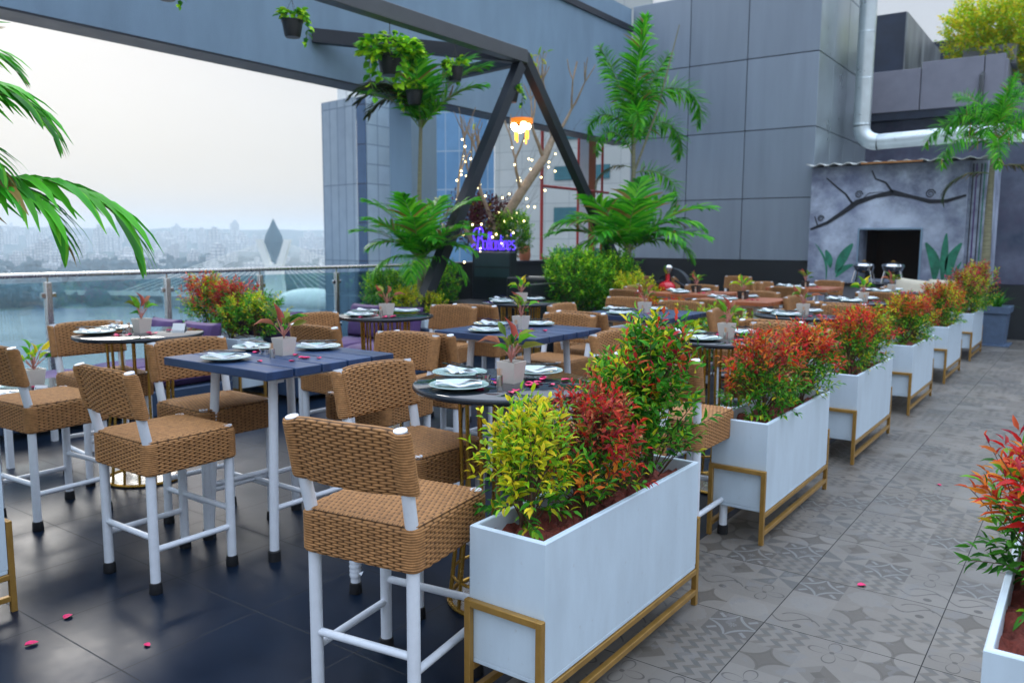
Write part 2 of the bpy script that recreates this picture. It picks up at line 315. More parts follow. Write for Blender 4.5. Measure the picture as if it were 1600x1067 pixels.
# ------------------------------------------------------------------ mesh helpers
class MB:
    def __init__(s): s.v = []; s.f = []; s.sm = False
    def add(s, vs, fs):
        o = len(s.v); s.v += [tuple(x) for x in vs]; s.f += [tuple(i+o for i in f) for f in fs]; return s
    def box(s, x0, x1, y0, y1, z0, z1, bev=0.):
        if bev <= 0:
            return s.add([(x0,y0,z0),(x1,y0,z0),(x1,y1,z0),(x0,y1,z0),(x0,y0,z1),(x1,y0,z1),(x1,y1,z1),(x0,y1,z1)],
                         [(0,3,2,1),(4,5,6,7),(0,1,5,4),(1,2,6,5),(2,3,7,6),(3,0,4,7)])
        b = bev; vs = []
        for (z, i) in ((z0, b), (z0+b, 0), (z1-b, 0), (z1, b)):
            for (px, py) in ((x0+i, y0+i+b*(i == 0)), (x0+i+b*(i == 0), y0+i), (x1-i-b*(i == 0), y0+i), (x1-i, y0+i+b*(i == 0)),
                             (x1-i, y1-i-b*(i == 0)), (x1-i-b*(i == 0), y1-i), (x0+i+b*(i == 0), y1-i), (x0+i, y1-i-b*(i == 0))):
                vs.append((px, py, z))
        fs = [tuple(range(7, -1, -1)), tuple(range(24, 32))]
        for l in range(3):
            for k in range(8):
                a, c = l*8+k, l*8+(k+1) % 8; fs.append((a, c, c+8, a+8))
        return s.add(vs, fs)
    def obox(s, p, q, wx, wz, roll=0.):
        """box bar from p to q with section wx * wz"""
        p, q = Vector(p), Vector(q); d = (q-p).normalized()
        u = d.cross(Vector((0, 0, 1)));
        if u.length < 1e-4: u = Vector((1, 0, 0))
        u.normalize(); n = u.cross(d)
        if roll: r_ = Matrix.Rotation(roll, 3, d); u = r_@u; n = r_@n
        vs = [c + u*a*wx/2 + n*b*wz/2 for c in (p, q) for (a, b) in ((-1,-1),(1,-1),(1,1),(-1,1))]
        return s.add(vs, [(0,1,2,3),(7,6,5,4),(0,4,5,1),(1,5,6,2),(2,6,7,3),(3,7,4,0)])
    def tube(s, pts, r, n=10, cap=True):
        pts = [Vector(p) for p in pts]; k = len(pts); rs = r if isinstance(r, (list, tuple)) else [r]*k
        d0 = (pts[1]-pts[0]).normalized(); u = d0.cross(Vector((0, 0, 1)))
        if u.length < .01: u = Vector((1, 0, 0))
        u.normalize(); vs = []
        for i, p in enumerate(pts):
            d = (pts[min(i+1, k-1)]-pts[max(i-1, 0)]).normalized()
            u = (u - d*u.dot(d)).normalized(); w_ = d.cross(u)
            for j in range(n):
                a = 2*PI*j/n; vs.append(p + (u*math.cos(a)+w_*math.sin(a))*rs[i])
        fs = [(i*n+j, i*n+(j+1) % n, (i+1)*n+(j+1) % n, (i+1)*n+j) for i in range(k-1) for j in range(n)]
        if cap: fs += [tuple(range(n-1, -1, -1)), tuple(range((k-1)*n, k*n))]
        s.sm = True
        return s.add(vs, fs)
    def lathe(s, prof, c=(0, 0, 0), n=32):
        vs = []; fs = []
        for (r, z) in prof:
            for j in range(n): a = 2*PI*j/n; vs.append((c[0]+r*math.cos(a), c[1]+r*math.sin(a), c[2]+z))
        for i in range(len(prof)-1):
            for j in range(n): fs.append((i*n+j, i*n+(j+1) % n, (i+1)*n+(j+1) % n, (i+1)*n+j))
        if prof[0][0] > 1e-4: fs.append(tuple(range(n-1, -1, -1)))
        if prof[-1][0] > 1e-4: fs.append(tuple(range((len(prof)-1)*n, len(prof)*n)))
        s.sm = True
        return s.add(vs, fs)
    def ring(s, R, r, z, n=40, m=8, c=(0, 0)):
        pts = []; vs = []
        for i in range(n):
            a = 2*PI*i/n
            for j in range(m):
                b = 2*PI*j/m; q = R+r*math.cos(b); vs.append((c[0]+q*math.cos(a), c[1]+q*math.sin(a), z+r*math.sin(b)))
        fs = [(i*m+j, ((i+1) % n)*m+j, ((i+1) % n)*m+(j+1) % m, i*m+(j+1) % m) for i in range(n) for j in range(m)]
        s.sm = True
        return s.add(vs, fs)
    def prism(s, poly, z0, z1):
        n = len(poly); vs = [(x, y, z0) for x, y in poly]+[(x, y, z1) for x, y in poly]
        return s.add(vs, [tuple(range(n-1, -1, -1)), tuple(range(n, 2*n))]+[(i, (i+1) % n, n+(i+1) % n, n+i) for i in range(n)])
    def ball(s, c, r, n=10, m=6, sq=(1, 1, 1)):
        pr = [(max(math.sin(PI*i/m), 1e-5)*r, -math.cos(PI*i/m)*r) for i in range(m+1)]
        o = len(s.v); s.lathe(pr, (0, 0, 0), n)
        for i in range(o, len(s.v)): x, y, z = s.v[i]; s.v[i] = (x*sq[0]+c[0], y*sq[1]+c[1], z*sq[2]+c[2])
        return s
    def mesh(s, name, mat, smooth=None):
        me = bpy.data.meshes.new(name); me.from_pydata([tuple(v) for v in s.v], [], s.f); me.materials.append(mat)
        if s.sm if smooth is None else smooth:
            me.shade_smooth() if hasattr(me, 'shade_smooth') else None
            try: me.set_sharp_from_angle(angle=math.radians(38))
            except Exception: pass
        me.validate(); me.update(); return me
def ob(name, me, parent=None, loc=(0, 0, 0), rz=0.):
    o = bpy.data.objects.new(name, me); C.objects.link(o); o.location = loc; o.rotation_euler = (0, 0, rz)
    if parent: o.parent = parent
    return o
def part(name, mb, mat, parent=None, smooth=None): return ob(name, mb.mesh(name, M[mat] if isinstance(mat, str) else mat, smooth), parent)
def tag(o, label=None, cat=None, group=None, kind=None):
    if label: o['label'] = label
    if cat: o['category'] = cat
    if group: o['group'] = group
    if kind: o['kind'] = kind
    return o
def root(name, label, cat, loc=(0, 0, 0), rz=0., group=None):
    o = bpy.data.objects.new(name, None); C.objects.link(o); o.location = loc; o.rotation_euler = (0, 0, rz); o.empty_display_size = .1
    return tag(o, label, cat, group)
KIDS = {}
def kids(o): return [c for c in o.children]
def dup(o, loc, rz=0., label=None, group=None, sc=None):
    r = o.copy(); C.objects.link(r); r.location = loc; r.rotation_euler = (0, 0, rz)
    if sc: r.scale = sc if isinstance(sc, tuple) else (sc, sc, sc)
    if label: r['label'] = label
    if group: r['group'] = group
    for ch in o.children:
        c = ch.copy(); C.objects.link(c); c.parent = r
        for g in ch.children: d = g.copy(); C.objects.link(d); d.parent = c
    return r
def npmesh(name, verts, quads, mat, cols=None, smooth=True):
    me = bpy.data.meshes.new(name); nv, nf = len(verts), len(quads)
    me.vertices.add(nv); me.vertices.foreach_set('co', np.asarray(verts, np.float32).ravel())
    k = quads.shape[1]; me.loops.add(nf*k); me.loops.foreach_set('vertex_index', quads.astype(np.int32).ravel())
    me.polygons.add(nf); me.polygons.foreach_set('loop_start', np.arange(0, nf*k, k, dtype=np.int32))
    try: me.polygons.foreach_set('loop_total', np.full(nf, k, np.int32))
    except Exception: pass
    if smooth: me.polygons.foreach_set('use_smooth', np.ones(nf, bool))
    if cols is not None:
        a = me.color_attributes.new('Col', 'FLOAT_COLOR', 'POINT')
        c4 = np.ones((nv, 4), np.float32); c4[:, :3] = cols; a.data.foreach_set('color', c4.ravel())
    me.materials.append(mat); me.update(calc_edges=True); me.validate(); return me

# ------------------------------------------------------------------ leaves
LT = np.array([(0,0,0),(.33,-.5,.10),(.33,0,0),(.33,.5,.10),(.68,-.36,.05),(.68,0,-.03),(.68,.36,.05),(1,0,-.14)])
LQ = np.array([(0,1,2,2),(0,2,3,3),(1,4,5,2),(2,5,6,3),(4,7,5,5),(5,7,6,6)])
LTRI = np.array([(0,1,2),(0,2,3),(1,4,5),(1,5,2),(2,5,6),(2,6,3),(4,7,5),(5,7,6)])
def nrm(a): return a/np.maximum(np.linalg.norm(a, axis=1, keepdims=True), 1e-9)
def leaves(name, P, D, L, W, cols, rng, upv=None, mat='leaf', curl=1.):
    n = len(P); D = nrm(D)
    U = np.tile([0, 0, 1.], (n, 1)) + rng.normal(0, .45, (n, 3)) if upv is None else upv
    S = nrm(np.cross(D, U)); N = nrm(np.cross(S, D))
    T = LT[None]; L = np.asarray(L).reshape(-1, 1, 1)*np.ones((n, 1, 1)); W = np.asarray(W).reshape(-1, 1, 1)*np.ones((n, 1, 1))
    v = P[:, None] + D[:, None]*T[:, :, 0:1]*L + S[:, None]*T[:, :, 1:2]*W + N[:, None]*T[:, :, 2:3]*L*curl
    f = LTRI[None] + (np.arange(n)*8)[:, None, None]
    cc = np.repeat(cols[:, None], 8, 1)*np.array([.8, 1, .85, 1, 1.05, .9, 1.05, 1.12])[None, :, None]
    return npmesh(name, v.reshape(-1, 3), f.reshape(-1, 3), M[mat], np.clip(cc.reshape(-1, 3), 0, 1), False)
PAL = {
 'green': [(.035,.19,.018),(.06,.27,.022),(.02,.12,.014),(.12,.34,.03)],
 'dark': [(.016,.085,.013),(.028,.13,.018),(.04,.17,.018)],
 'yellow': [(.48,.48,.02),(.33,.45,.02),(.20,.40,.02),(.58,.46,.03)],
 'red': [(.68,.025,.02),(.50,.035,.03),(.42,.02,.045),(.65,.13,.04)],
 'bronze': [(.40,.085,.04),(.30,.035,.035),(.50,.18,.06),(.45,.05,.03)],
 'orange': [(.65,.19,.02),(.66,.30,.03),(.58,.10,.02)],
 'pinkred': [(.50,.04,.09),(.42,.03,.06)],
 'lime': [(.30,.58,.02),(.45,.65,.03),(.16,.42,.02)],
 'palmg': [(.045,.36,.016),(.09,.48,.02),(.03,.24,.012),(.18,.58,.025)],
 'brownfrond': [(.05,.06,.02),(.09,.07,.03),(.04,.09,.02)],
 'purpled': [(.07,.02,.03),(.11,.025,.03),(.05,.03,.02)],
}
def pick(rng, pal, n):
    a = np.array(PAL[pal])[rng.integers(0, len(PAL[pal]), n)]; a = np.where(a[:, 1:2] > a[:, :1]*.75, a*(1.4, 1.4, 1.), a*(1.15, .95, 1.)); return a*rng.uniform(.75, 1.25, (n, 1))
def shrub_data(name, seed, h, rad, ntw, tips, mids='green', low='dark', ll=.045, lw=.36, per=9, tipf=.62, nst=6, base=.16, pw=.55, yellowmid=.15):
    rng = np.random.default_rng(seed)
    z = base*h + (1-base)*h*rng.beta(1.7, 1.25, ntw)
    prof = np.sqrt(np.clip(1-((z/h-.55)/.62)**2, .04, 1))
    a = rng.uniform(0, 2*PI, ntw); lump = 1+.22*np.sin(a*3+seed)+.12*np.sin(a*7+z*30)
    r = rad*prof*lump*rng.uniform(0, 1, ntw)**pw
    T = np.stack([r*np.cos(a), r*np.sin(a), z], 1)
    out = T-np.array([0, 0, h*.25]); D = nrm(nrm(out)+np.array([0, 0, .55])+rng.normal(0, .28, (ntw, 3)))
    tl = rng.uniform(.06, .12, ntw)*(ll/.045)
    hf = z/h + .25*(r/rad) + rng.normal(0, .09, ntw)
    Ps, Ds, Ls, Cs = [], [], [], []
    S = nrm(np.cross(D, np.tile([0, 0, 1.], (ntw, 1))+rng.normal(0, .3, (ntw, 3)))); N = np.cross(S, D)
    for k in range(per):
        fr = k/(per-1); pos = T + D*(fr*tl)[:, None]
        ang = (k % 2)*PI + (k//2)*1.3 + rng.normal(0, .3, ntw)
        sd = S*np.cos(ang)[:, None]+N*np.sin(ang)[:, None]
        sp = .95-.55*fr
        Ps.append(pos); Ds.append(nrm(D*(1-sp*.6)+sd*sp+np.array([0, 0, -.12]))); Ls.append(ll*rng.uniform(.7, 1.2, ntw)*(1-.25*fr))
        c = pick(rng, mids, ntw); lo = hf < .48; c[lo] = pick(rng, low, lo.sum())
        ym = rng.random(ntw) < yellowmid; c[ym] = pick(rng, 'yellow', ym.sum())*.8
        for i, tp in enumerate(tips):
            sel = (hf > tipf-.12*fr) & (rng.random(ntw) < .85) & ((np.arange(ntw) % len(tips)) == i); c[sel] = pick(rng, tp, sel.sum())
        Cs.append(c)
    fol = leaves(name+' foliage', np.concatenate(Ps), np.concatenate(Ds), np.concatenate(Ls), np.concatenate(Ls)*lw, np.concatenate(Cs), rng)
    mb = MB(); rr = random.Random(seed)
    for i in range(nst):
        aa = rr.uniform(0, 6.28); q = rr.uniform(.3, .75)*rad
        mb.tube([(math.cos(aa)*.02, math.sin(aa)*.02, -.02), (math.cos(aa)*q*.35, math.sin(aa)*q*.35, h*.35), (math.cos(aa)*q, math.sin(aa)*q, h*.8)], [.006, .0045, .002], 5)
    for i in range(0, ntw, max(1, ntw//70)):
        t_ = Vector(T[i]); mb.tube([(t_.x*.35, t_.y*.35, max(t_.z-.18*h/.5*.6, .02)), t_, t_+Vector(D[i])*tl[i]], [.003, .002, .0012], 4, False)
    return fol, mb.mesh(name+' stems', M['stem'])
SH = {}
SH['yellow'] = shrub_data('yellow', 11, .41, .13, 150, ['yellow'], 'green', 'green', .052, .36, 9, .52, 7, yellowmid=.25, base=.08)
SH['bronze'] = shrub_data('bronze', 12, .40, .16, 220, ['bronze', 'red', 'bronze'], 'green', 'dark', .040, .36, 9, .66, 7, base=.05)
SH['tall'] = shrub_data('tall', 13, .64, .16, 230, ['red', 'green', 'yellow', 'green'], 'green', 'green', .062, .36, 8, .98, 6)
SH['low'] = shrub_data('low', 14, .15, .09, 34, ['green', 'orange'], 'green', 'green', .05, .36, 8, .8, 5, yellowmid=.2)
SH['orange'] = shrub_data('orange', 15, .42, .17, 240, ['orange', 'red', 'bronze'], 'green', 'green', .042, .34, 9, .82, 8, base=.03)
SH['redtop'] = shrub_data('redtop', 16, .44, .16, 230, ['red', 'orange', 'red'], 'green', 'green', .044, .34, 9, .86, 8, base=.03)
SH['mixed'] = shrub_data('mixed', 17, .42, .17, 240, ['bronze', 'yellow', 'orange', 'red'], 'green', 'green', .044, .34, 9, .86, 8, yellowmid=.3, base=.03)
SH['pinkred'] = shrub_data('pinkred', 18, .50, .18, 240, ['pinkred', 'bronze', 'yellow'], 'green', 'green', .044, .34, 9, .82, 8, yellowmid=.35, base=.03)
SH['greenhedge'] = shrub_data('greenhedge', 19, .95, .44, 850, ['green', 'green', 'lime'], 'green', 'dark', .055, .42, 9, .85, 9, pw=.4, base=.03, yellowmid=.05)
SH['rightred'] = shrub_data('rightred', 20, .40, .17, 200, ['red', 'red', 'orange'], 'green', 'dark', .066, .28, 9, .72, 7, yellowmid=.05, base=.03)
SH['yellowflower'] = shrub_data('yellowflower', 21, .42, .24, 170, ['yellow'], 'yellow', 'green', .04, .55, 8, .3, 5, yellowmid=.7)
SH['treetop'] = shrub_data('treetop', 22, 1.5, .95, 1100, ['yellow', 'yellow', 'yellow'], 'yellow', 'yellow', .11, .5, 9, .45, 9, pw=.45, base=.02, yellowmid=.5)
SH['darkred'] = shrub_data('darkred', 23, 1.1, .6, 260, ['purpled'], 'purpled', 'dark', .14, .3, 8, .3, 7)
def shrub(kind, loc, rz, label, group, sc=1., cat='shrub', name='shrub'):
    r = root(name, label, cat, loc, rz, group); r.scale = sc if isinstance(sc, tuple) else (sc, sc, sc)
    ob('foliage', SH[kind][0], r); ob('stem', SH[kind][1], r); return r

# ------------------------------------------------------------------ palm fronds
def frond_mesh(seed, L, e0, droop, nl, ll, lw, sag=.5, curv=1.3, cols='palmg', fwd=.55, liftv=.25):
    rng = np.random.default_rng(seed); K = 26
    s = np.linspace(0, 1, K); el = e0 - droop*s**curv
    P = np.zeros((K, 3)); side = rng.normal(0, .04)
    for i in range(1, K):
        P[i] = P[i-1] + L/(K-1)*np.array([math.cos(el[i])*math.cos(side*s[i]*3), math.cos(el[i])*math.sin(side*s[i]*3), math.sin(el[i])])
    V_, Fc, Cc = [], [], []
    def strip(p, d, nrml, ln, wd, col):
        o = len(V_); k = 5; sd = np.cross(d, nrml); sd /= np.linalg.norm(sd)+1e-9; q = p.copy(); dd = d.copy()
        wf = [.35, 1, .9, .6, .06]
        for i in range(k):
            ww = wd*wf[i]/2; V_.append(q-sd*ww + np.array([0, 0, .25*ww])); V_.append(q.copy()); V_.append(q+sd*ww+np.array([0, 0, .25*ww]))
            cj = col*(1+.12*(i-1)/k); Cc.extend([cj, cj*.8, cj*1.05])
            dd = dd+np.array([0, 0, -sag*1.1/k*(1+i*.35)]); dd /= np.linalg.norm(dd); q = q+dd*ln/(k-1)
        for i in range(k-1):
            a = o+i*3; Fc.append((a, a+1, a+4, a+3)); Fc.append((a+1, a+2, a+5, a+4))
    # rachis as a thin ribbon with thickness
    R = np.array(P)
    for j in range(nl):
        t_ = .12+.87*(j/(nl-1)); x = t_*(K-1); i = min(int(x), K-2); p = P[i]+(P[i+1]-P[i])*(x-i)
        d = P[i+1]-P[i]; d /= np.linalg.norm(d); lat = np.array([-d[1], d[0], 0]); lat /= np.linalg.norm(lat); upn = np.cross(d, lat)
        if upn[2] < 0: upn = -upn
        ln = ll*(math.sin(PI*(.16+.78*t_))**.7)*rng.uniform(.85, 1.12)
        for sgn in (-1, 1):
            dv = lat*sgn*(1-.35*t_)+d*(fwd+.5*t_)+upn*liftv*(rng.uniform(.3, 1.6) if liftv < .9 else rng.uniform(-1.3, 1.6))+rng.normal(0, .06, 3); dv /= np.linalg.norm(dv)
            col = np.array(PAL[cols][rng.integers(0, len(PAL[cols]))])*rng.uniform(.75, 1.25)
            if rng.random() < .04: col = np.array((.3, .2, .05))
            strip(p, dv, upn+lat*sgn*.3, ln, lw*rng.uniform(.8, 1.1), col)
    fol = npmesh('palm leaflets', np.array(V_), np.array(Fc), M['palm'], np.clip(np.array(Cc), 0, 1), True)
    mb = MB(); rr = [max(.012*L/1.2*(1-.85*t_), .002) for t_ in s[::3]]
    mb.tube([Vector(p) for p in P[::3]], rr, 6)
    return fol, mb.mesh('palm rachis', M['rachis'])
M['rachis'] = pm('green palm rib', (.16, .24, .05), .5, var=.2)
FR = {
 'a': frond_mesh(1, 1.25, 1.25, 1.5, 28, .50, .052, .6),
 'b': frond_mesh(2, 1.1, .95, 1.7, 34, .44, .034, .7),
 'c': frond_mesh(3, 1.3, 1.42, .9, 26, .50, .055, .5),
 'd': frond_mesh(4, 1.05, .45, 1.2, 30, .36, .034, .7),
 'n': frond_mesh(5, 1.35, .42, 1.75, 19, .52, .064, .95, 2.0, fwd=.75),
 'dense': frond_mesh(6, 1.4, 1.3, 1.2, 70, .32, .030, .3, liftv=1.1, fwd=.45),
 'plume': frond_mesh(16, 1.9, 1.5, .35, 110, .40, .034, .3, liftv=1.3, fwd=.5),
 'plume2': frond_mesh(17, 2.0, 1.35, 3.3, 110, .38, .034, .35, curv=1.6, liftv=1.2, fwd=.45),
 'dense2': frond_mesh(7, 1.3, 1.0, 2.3, 64, .30, .026, .35, liftv=1.0, fwd=.4),
 'old': frond_mesh(8, 1.2, .3, 2.0, 40, .34, .03, .8, cols='brownfrond'),
}
def frond(parent, kind, loc, az, tilt=0., sc=1.):
    fol, rc = FR[kind]; f = ob('frond', fol, parent, loc, 0); f.rotation_euler = (0, tilt, az); f.scale = (sc, sc, sc)
    g = ob('rib', rc, f); return f

# ------------------------------------------------------------------ woven stool
def weave(u, vrow, cells, A=.0070):
    """u in cells, vrow in rows"""
    i = np.floor(vrow-1e-6); fr = vrow-i
    a = np.abs(np.sin(PI*fr))**.55
    b = np.abs(np.cos(PI*.5*(u+i)))**.9; return A*a*(.10+.90*b)
def crevice_shade(g):
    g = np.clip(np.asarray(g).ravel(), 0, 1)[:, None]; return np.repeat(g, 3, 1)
def _rope():                                  # crevice shade between strands, put into the rope colour by weave depth
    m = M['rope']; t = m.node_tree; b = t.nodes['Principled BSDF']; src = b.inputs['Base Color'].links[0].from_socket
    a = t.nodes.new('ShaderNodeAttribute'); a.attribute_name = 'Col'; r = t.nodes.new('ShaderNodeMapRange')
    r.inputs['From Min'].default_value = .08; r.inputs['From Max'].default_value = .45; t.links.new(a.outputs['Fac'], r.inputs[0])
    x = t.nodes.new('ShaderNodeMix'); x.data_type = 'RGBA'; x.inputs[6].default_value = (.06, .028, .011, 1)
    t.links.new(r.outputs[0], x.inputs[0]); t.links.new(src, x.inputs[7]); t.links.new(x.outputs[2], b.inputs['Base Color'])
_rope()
def stool_parts():
    # --- backrest : stadium loop swept up, leaning back
    hx, r = .213, .030; rows = 23; per = 4
    st = 2*hx; arc = PI*r; tot = 2*st+2*arc; nc = 40; n = nc*6
    us = np.arange(n)/n*tot; X = np.zeros(n); Y = np.zeros(n); NX = np.zeros(n); NY = np.zeros(n); wgt = np.ones(n)
    for k, u in enumerate(us):
        if u < st: X[k], Y[k], NX[k], NY[k] = -hx+u, -r*.62, 0, -1; dd = min(u, st-u)
        elif u < st+arc: a = -PI/2+(u-st)/r; X[k], Y[k] = hx+r*math.cos(a), r*math.sin(a); NX[k], NY[k] = math.cos(a), math.sin(a); dd = -1
        elif u < 2*st+arc: q = u-st-arc; X[k], Y[k], NX[k], NY[k] = hx-q, r*.62, 0, 1; dd = min(q, st-q)
        else: a = PI/2+(u-2*st-arc)/r; X[k], Y[k] = -hx+r*math.cos(a), r*math.sin(a); NX[k], NY[k] = math.cos(a), math.sin(a); dd = -1
        wgt[k] = 0 if dd < 0 else min(1, dd/.03)
        if 0 <= dd < .04: Y[k] *= 1+(.6)*(1-dd/.04)
    vr = np.concatenate([np.arange(rows)[:, None]+np.array([.02, .25, .5, .75])[None]]).ravel(); vr = np.append(vr, rows)
    m = len(vr); z0, z1 = .805, 1.012
    VV = []; GB = []
    for j, v in enumerate(vr):
        t_ = v/rows; z = z0+(z1-z0)*t_; edge = min(t_, 1-t_)*rows; th = 1 if edge > 1.6 else .45+.55*math.sqrt(max(edge/1.6, 0))
        uc = us/tot*nc
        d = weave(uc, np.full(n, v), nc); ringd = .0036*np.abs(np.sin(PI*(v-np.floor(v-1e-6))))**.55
        disp = d*wgt+ringd*(1-wgt)
        bow = -.022*np.clip(1-(X/.184)**2, 0, 1)
        zz = z + (.012*(1-np.clip(np.abs(X)/hx, 0, 1)**4))*(1 if t_ > .5 else -.4)*abs(2*t_-1)
        yc = -.2-.080*(z-.66)/.36
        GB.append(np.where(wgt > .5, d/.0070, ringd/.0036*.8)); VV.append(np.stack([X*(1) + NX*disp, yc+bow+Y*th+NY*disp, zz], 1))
    VV = np.array(VV)
    # close top/bottom
    top = VV[-1].copy(); bot = VV[0].copy(); cy = -.2-.080*(z1-.66)/.36
    t2 = top.copy(); t2[:, 1] = cy-.022*np.clip(1-(top[:, 0]/.184)**2, 0, 1); t2[:, 2] += .004; t2[:, 0] = np.clip(t2[:, 0], -hx, hx)
    b2 = bot.copy(); b2[:, 1] = -.2-.080*(z0-.66)/.36-.022*np.clip(1-(bot[:, 0]/.184)**2, 0, 1)
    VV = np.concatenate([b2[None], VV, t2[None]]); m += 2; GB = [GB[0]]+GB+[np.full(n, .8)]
    idx = np.arange(m*n).reshape(m, n); q = np.stack([idx[:-1], np.roll(idx, -1, 1)[:-1], np.roll(idx, -1, 1)[1:], idx[1:]], -1).reshape(-1, 4)
    back = npmesh('woven backrest', VV.reshape(-1, 3), q, M['rope'], crevice_shade(np.array(GB)))
    # --- seat sides
    H = .232; rc = .032; s1 = 2*(H-rc); ar = PI/2*rc; tot = 4*(s1+ar); nc = 72; n = nc*6
    us = np.arange(n)/n*tot; X = np.zeros(n); Y = np.zeros(n); NX = np.zeros(n); NY = np.zeros(n); wgt = np.zeros(n)
    for k, u in enumerate(us):
        side = int(u//(s1+ar)); q = u-side*(s1+ar); b = side*PI/2
        if q < s1: lx, ly, nx, ny = -(H-rc)+q, -H, 0, -1; wgt[k] = min(1, min(q, s1-q)/.02)
        else: a = -PI/2+(q-s1)/rc; lx, ly = H-rc+rc*math.cos(a), -(H-rc)+rc*math.sin(a); nx, ny = math.cos(a), math.sin(a)
        c_, s_ = math.cos(b), math.sin(b); X[k], Y[k], NX[k], NY[k] = lx*c_-ly*s_, lx*s_+ly*c_, nx*c_-ny*s_, nx*s_+ny*c_
    rows = 17; vr = (np.arange(rows)[:, None]+np.array([.02, .25, .5, .75])[None]).ravel(); vr = np.append(vr, rows); m = len(vr)
    z0, z1 = .545, .693; VV = []; GS = []
    for v in vr:
        t_ = v/rows; ringd = .0036*abs(math.sin(PI*(v-math.floor(v-1e-6))))**.55
        disp = weave(us/tot*nc, np.full(n, v), nc)*wgt+ringd*(1-wgt); ins = -.010*max(0, (t_-.9)/.1)**2 - .008*max(0, (.08-t_)/.08)
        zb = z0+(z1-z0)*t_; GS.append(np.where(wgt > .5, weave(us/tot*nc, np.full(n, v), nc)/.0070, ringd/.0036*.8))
        VV.append(np.stack([X+NX*(disp+ins), Y+NY*(disp+ins), np.full(n, zb)], 1))
    bb = VV[0].copy(); bb[:, :2] *= .85; VV.insert(0, bb); GS.insert(0, GS[0]); m += 1
    VV = np.array(VV); idx = np.arange(m*n).reshape(m, n)
    q1 = np.stack([idx[:-1], np.roll(idx, -1, 1)[:-1], np.roll(idx, -1, 1)[1:], idx[1:]], -1).reshape(-1, 4)
    v1 = VV.reshape(-1, 3)
    # --- seat top
    nr, ncl = 46, 17; gy = (np.arange(nr)[:, None]+np.array([.02, .33, .66])[None]).ravel(); gy = np.append(gy, nr); gx = np.linspace(0, ncl, ncl*4+1)
    GX, GY = np.meshgrid(gx, gy); hh = weave(GX, GY, ncl, .0060)
    # strands run front to back : swap
    xx = (GY/nr*2-1)*(H-.004); yy = (GX/ncl*2-1)*(H-.004)
    cx, cy = np.abs(xx)-(H-rc), np.abs(yy)-(H-rc); msk = (cx > 0) & (cy > 0); dd = np.sqrt(np.maximum(cx, 0)**2+np.maximum(cy, 0)**2)
    k = np.where(msk & (dd > rc-.004), (rc-.004)/np.maximum(dd, 1e-6), 1)
    xx = np.where(msk, np.sign(xx)*((H-rc)+cx*k), xx); yy = np.where(msk, np.sign(yy)*((H-rc)+cy*k), yy)
    ed = np.minimum(H-np.abs(xx), H-np.abs(yy)); zz = .693+.008*np.clip(ed/.03, 0, 1)**.6+hh*np.clip(ed/.012, 0, 1)
    v2 = np.stack([xx, yy, zz], -1).reshape(-1, 3); a, b = xx.shape; idx = np.arange(a*b).reshape(a, b)+len(v1)
    q2 = np.stack([idx[:-1, :-1], idx[:-1, 1:], idx[1:, 1:], idx[1:, :-1]], -1).reshape(-1, 4)[:, ::-1]
    seat = npmesh('woven seat', np.concatenate([v1, v2]), np.concatenate([q1, q2]), M['rope'], crevice_shade(np.concatenate([np.array(GS).ravel(), (hh/.006).ravel()])))
    return back, seat
WB, WS = stool_parts()
def make_stool():
    t = root('bar_stool', 'stool', 'bar stool')
    ob('seat', WS, t); ob('backrest', WB, t)
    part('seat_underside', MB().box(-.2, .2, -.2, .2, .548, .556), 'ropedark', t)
    for sx_ in (-1, 1):
        lg = part('leg', MB().tube([(sx_*.2, .2, .04), (sx_*.2, .2, .7035)], .0220, 14), 'white', t)
        part('rubber_foot', MB().lathe([(.028, 0), (.030, .004), (.027, .05), (.0236, .052)], (sx_*.2, .2, 0), 14), 'rubber', lg)
        pts = [(sx_*.2, -.2, .04), (sx_*.2, -.2, .60), (sx_*.2, -.2, .655), (sx_*.2025, -.208, .69), (sx_*.213, -.2-.08*(1.019-.66)/.36, 1.019)]
        lg = part('leg', MB().tube(pts, .0220, 14), 'white', t)
        part('rubber_foot', MB().lathe([(.028, 0), (.030, .004), (.027, .05), (.0236, .052)], (sx_*.2, -.2, 0), 14), 'rubber', lg)
    for (p, q) in (((-.2, -.2, .255), (.2, -.2, .255)), ((-.2, .2, .29), (.2, .2, .29)), ((-.2, -.2, .20), (-.2, .2, .20)), ((.2, -.2, .20), (.2, .2, .20))):
        part('stretcher', MB().tube([p, q], .0145, 10), 'white', t)
    return t
stool0 = make_stool(); used = [False]
def stool(x, y, rz, label):
    g = 'brown woven bar stools round the tables'
    if not used[0]:
        used[0] = True; stool0.location = (x, y, 0); stool0.rotation_euler = (0, 0, rz); tag(stool0, label, None, g); return stool0
    return dup(stool0, (x, y, 0), rz, label, g)

#SECTION2
# ------------------------------------------------------------------ setting: floors
def structm(name, mb, mat, kind='structure'): o = part(name, mb, mat, None, False); o['kind'] = kind; return o
structm('dark_tile_floor', MB().add([(-8.4, -4, 0), (-1.63, -4, 0), (-1.63, 22, 0), (-8.4, 22, 0)], [(0, 1, 2, 3)]), 'dtile')
structm('patterned_tile_floor', MB().add([(-1.63, -4, 0), (7, -4, 0), (7, 22, 0), (-1.63, 22, 0)], [(0, 1, 2, 3)]), 'ptile')
structm('terrace_slab', MB().box(-8.8, 7.2, -4.2, 24, -47, -.01), 'stucco')
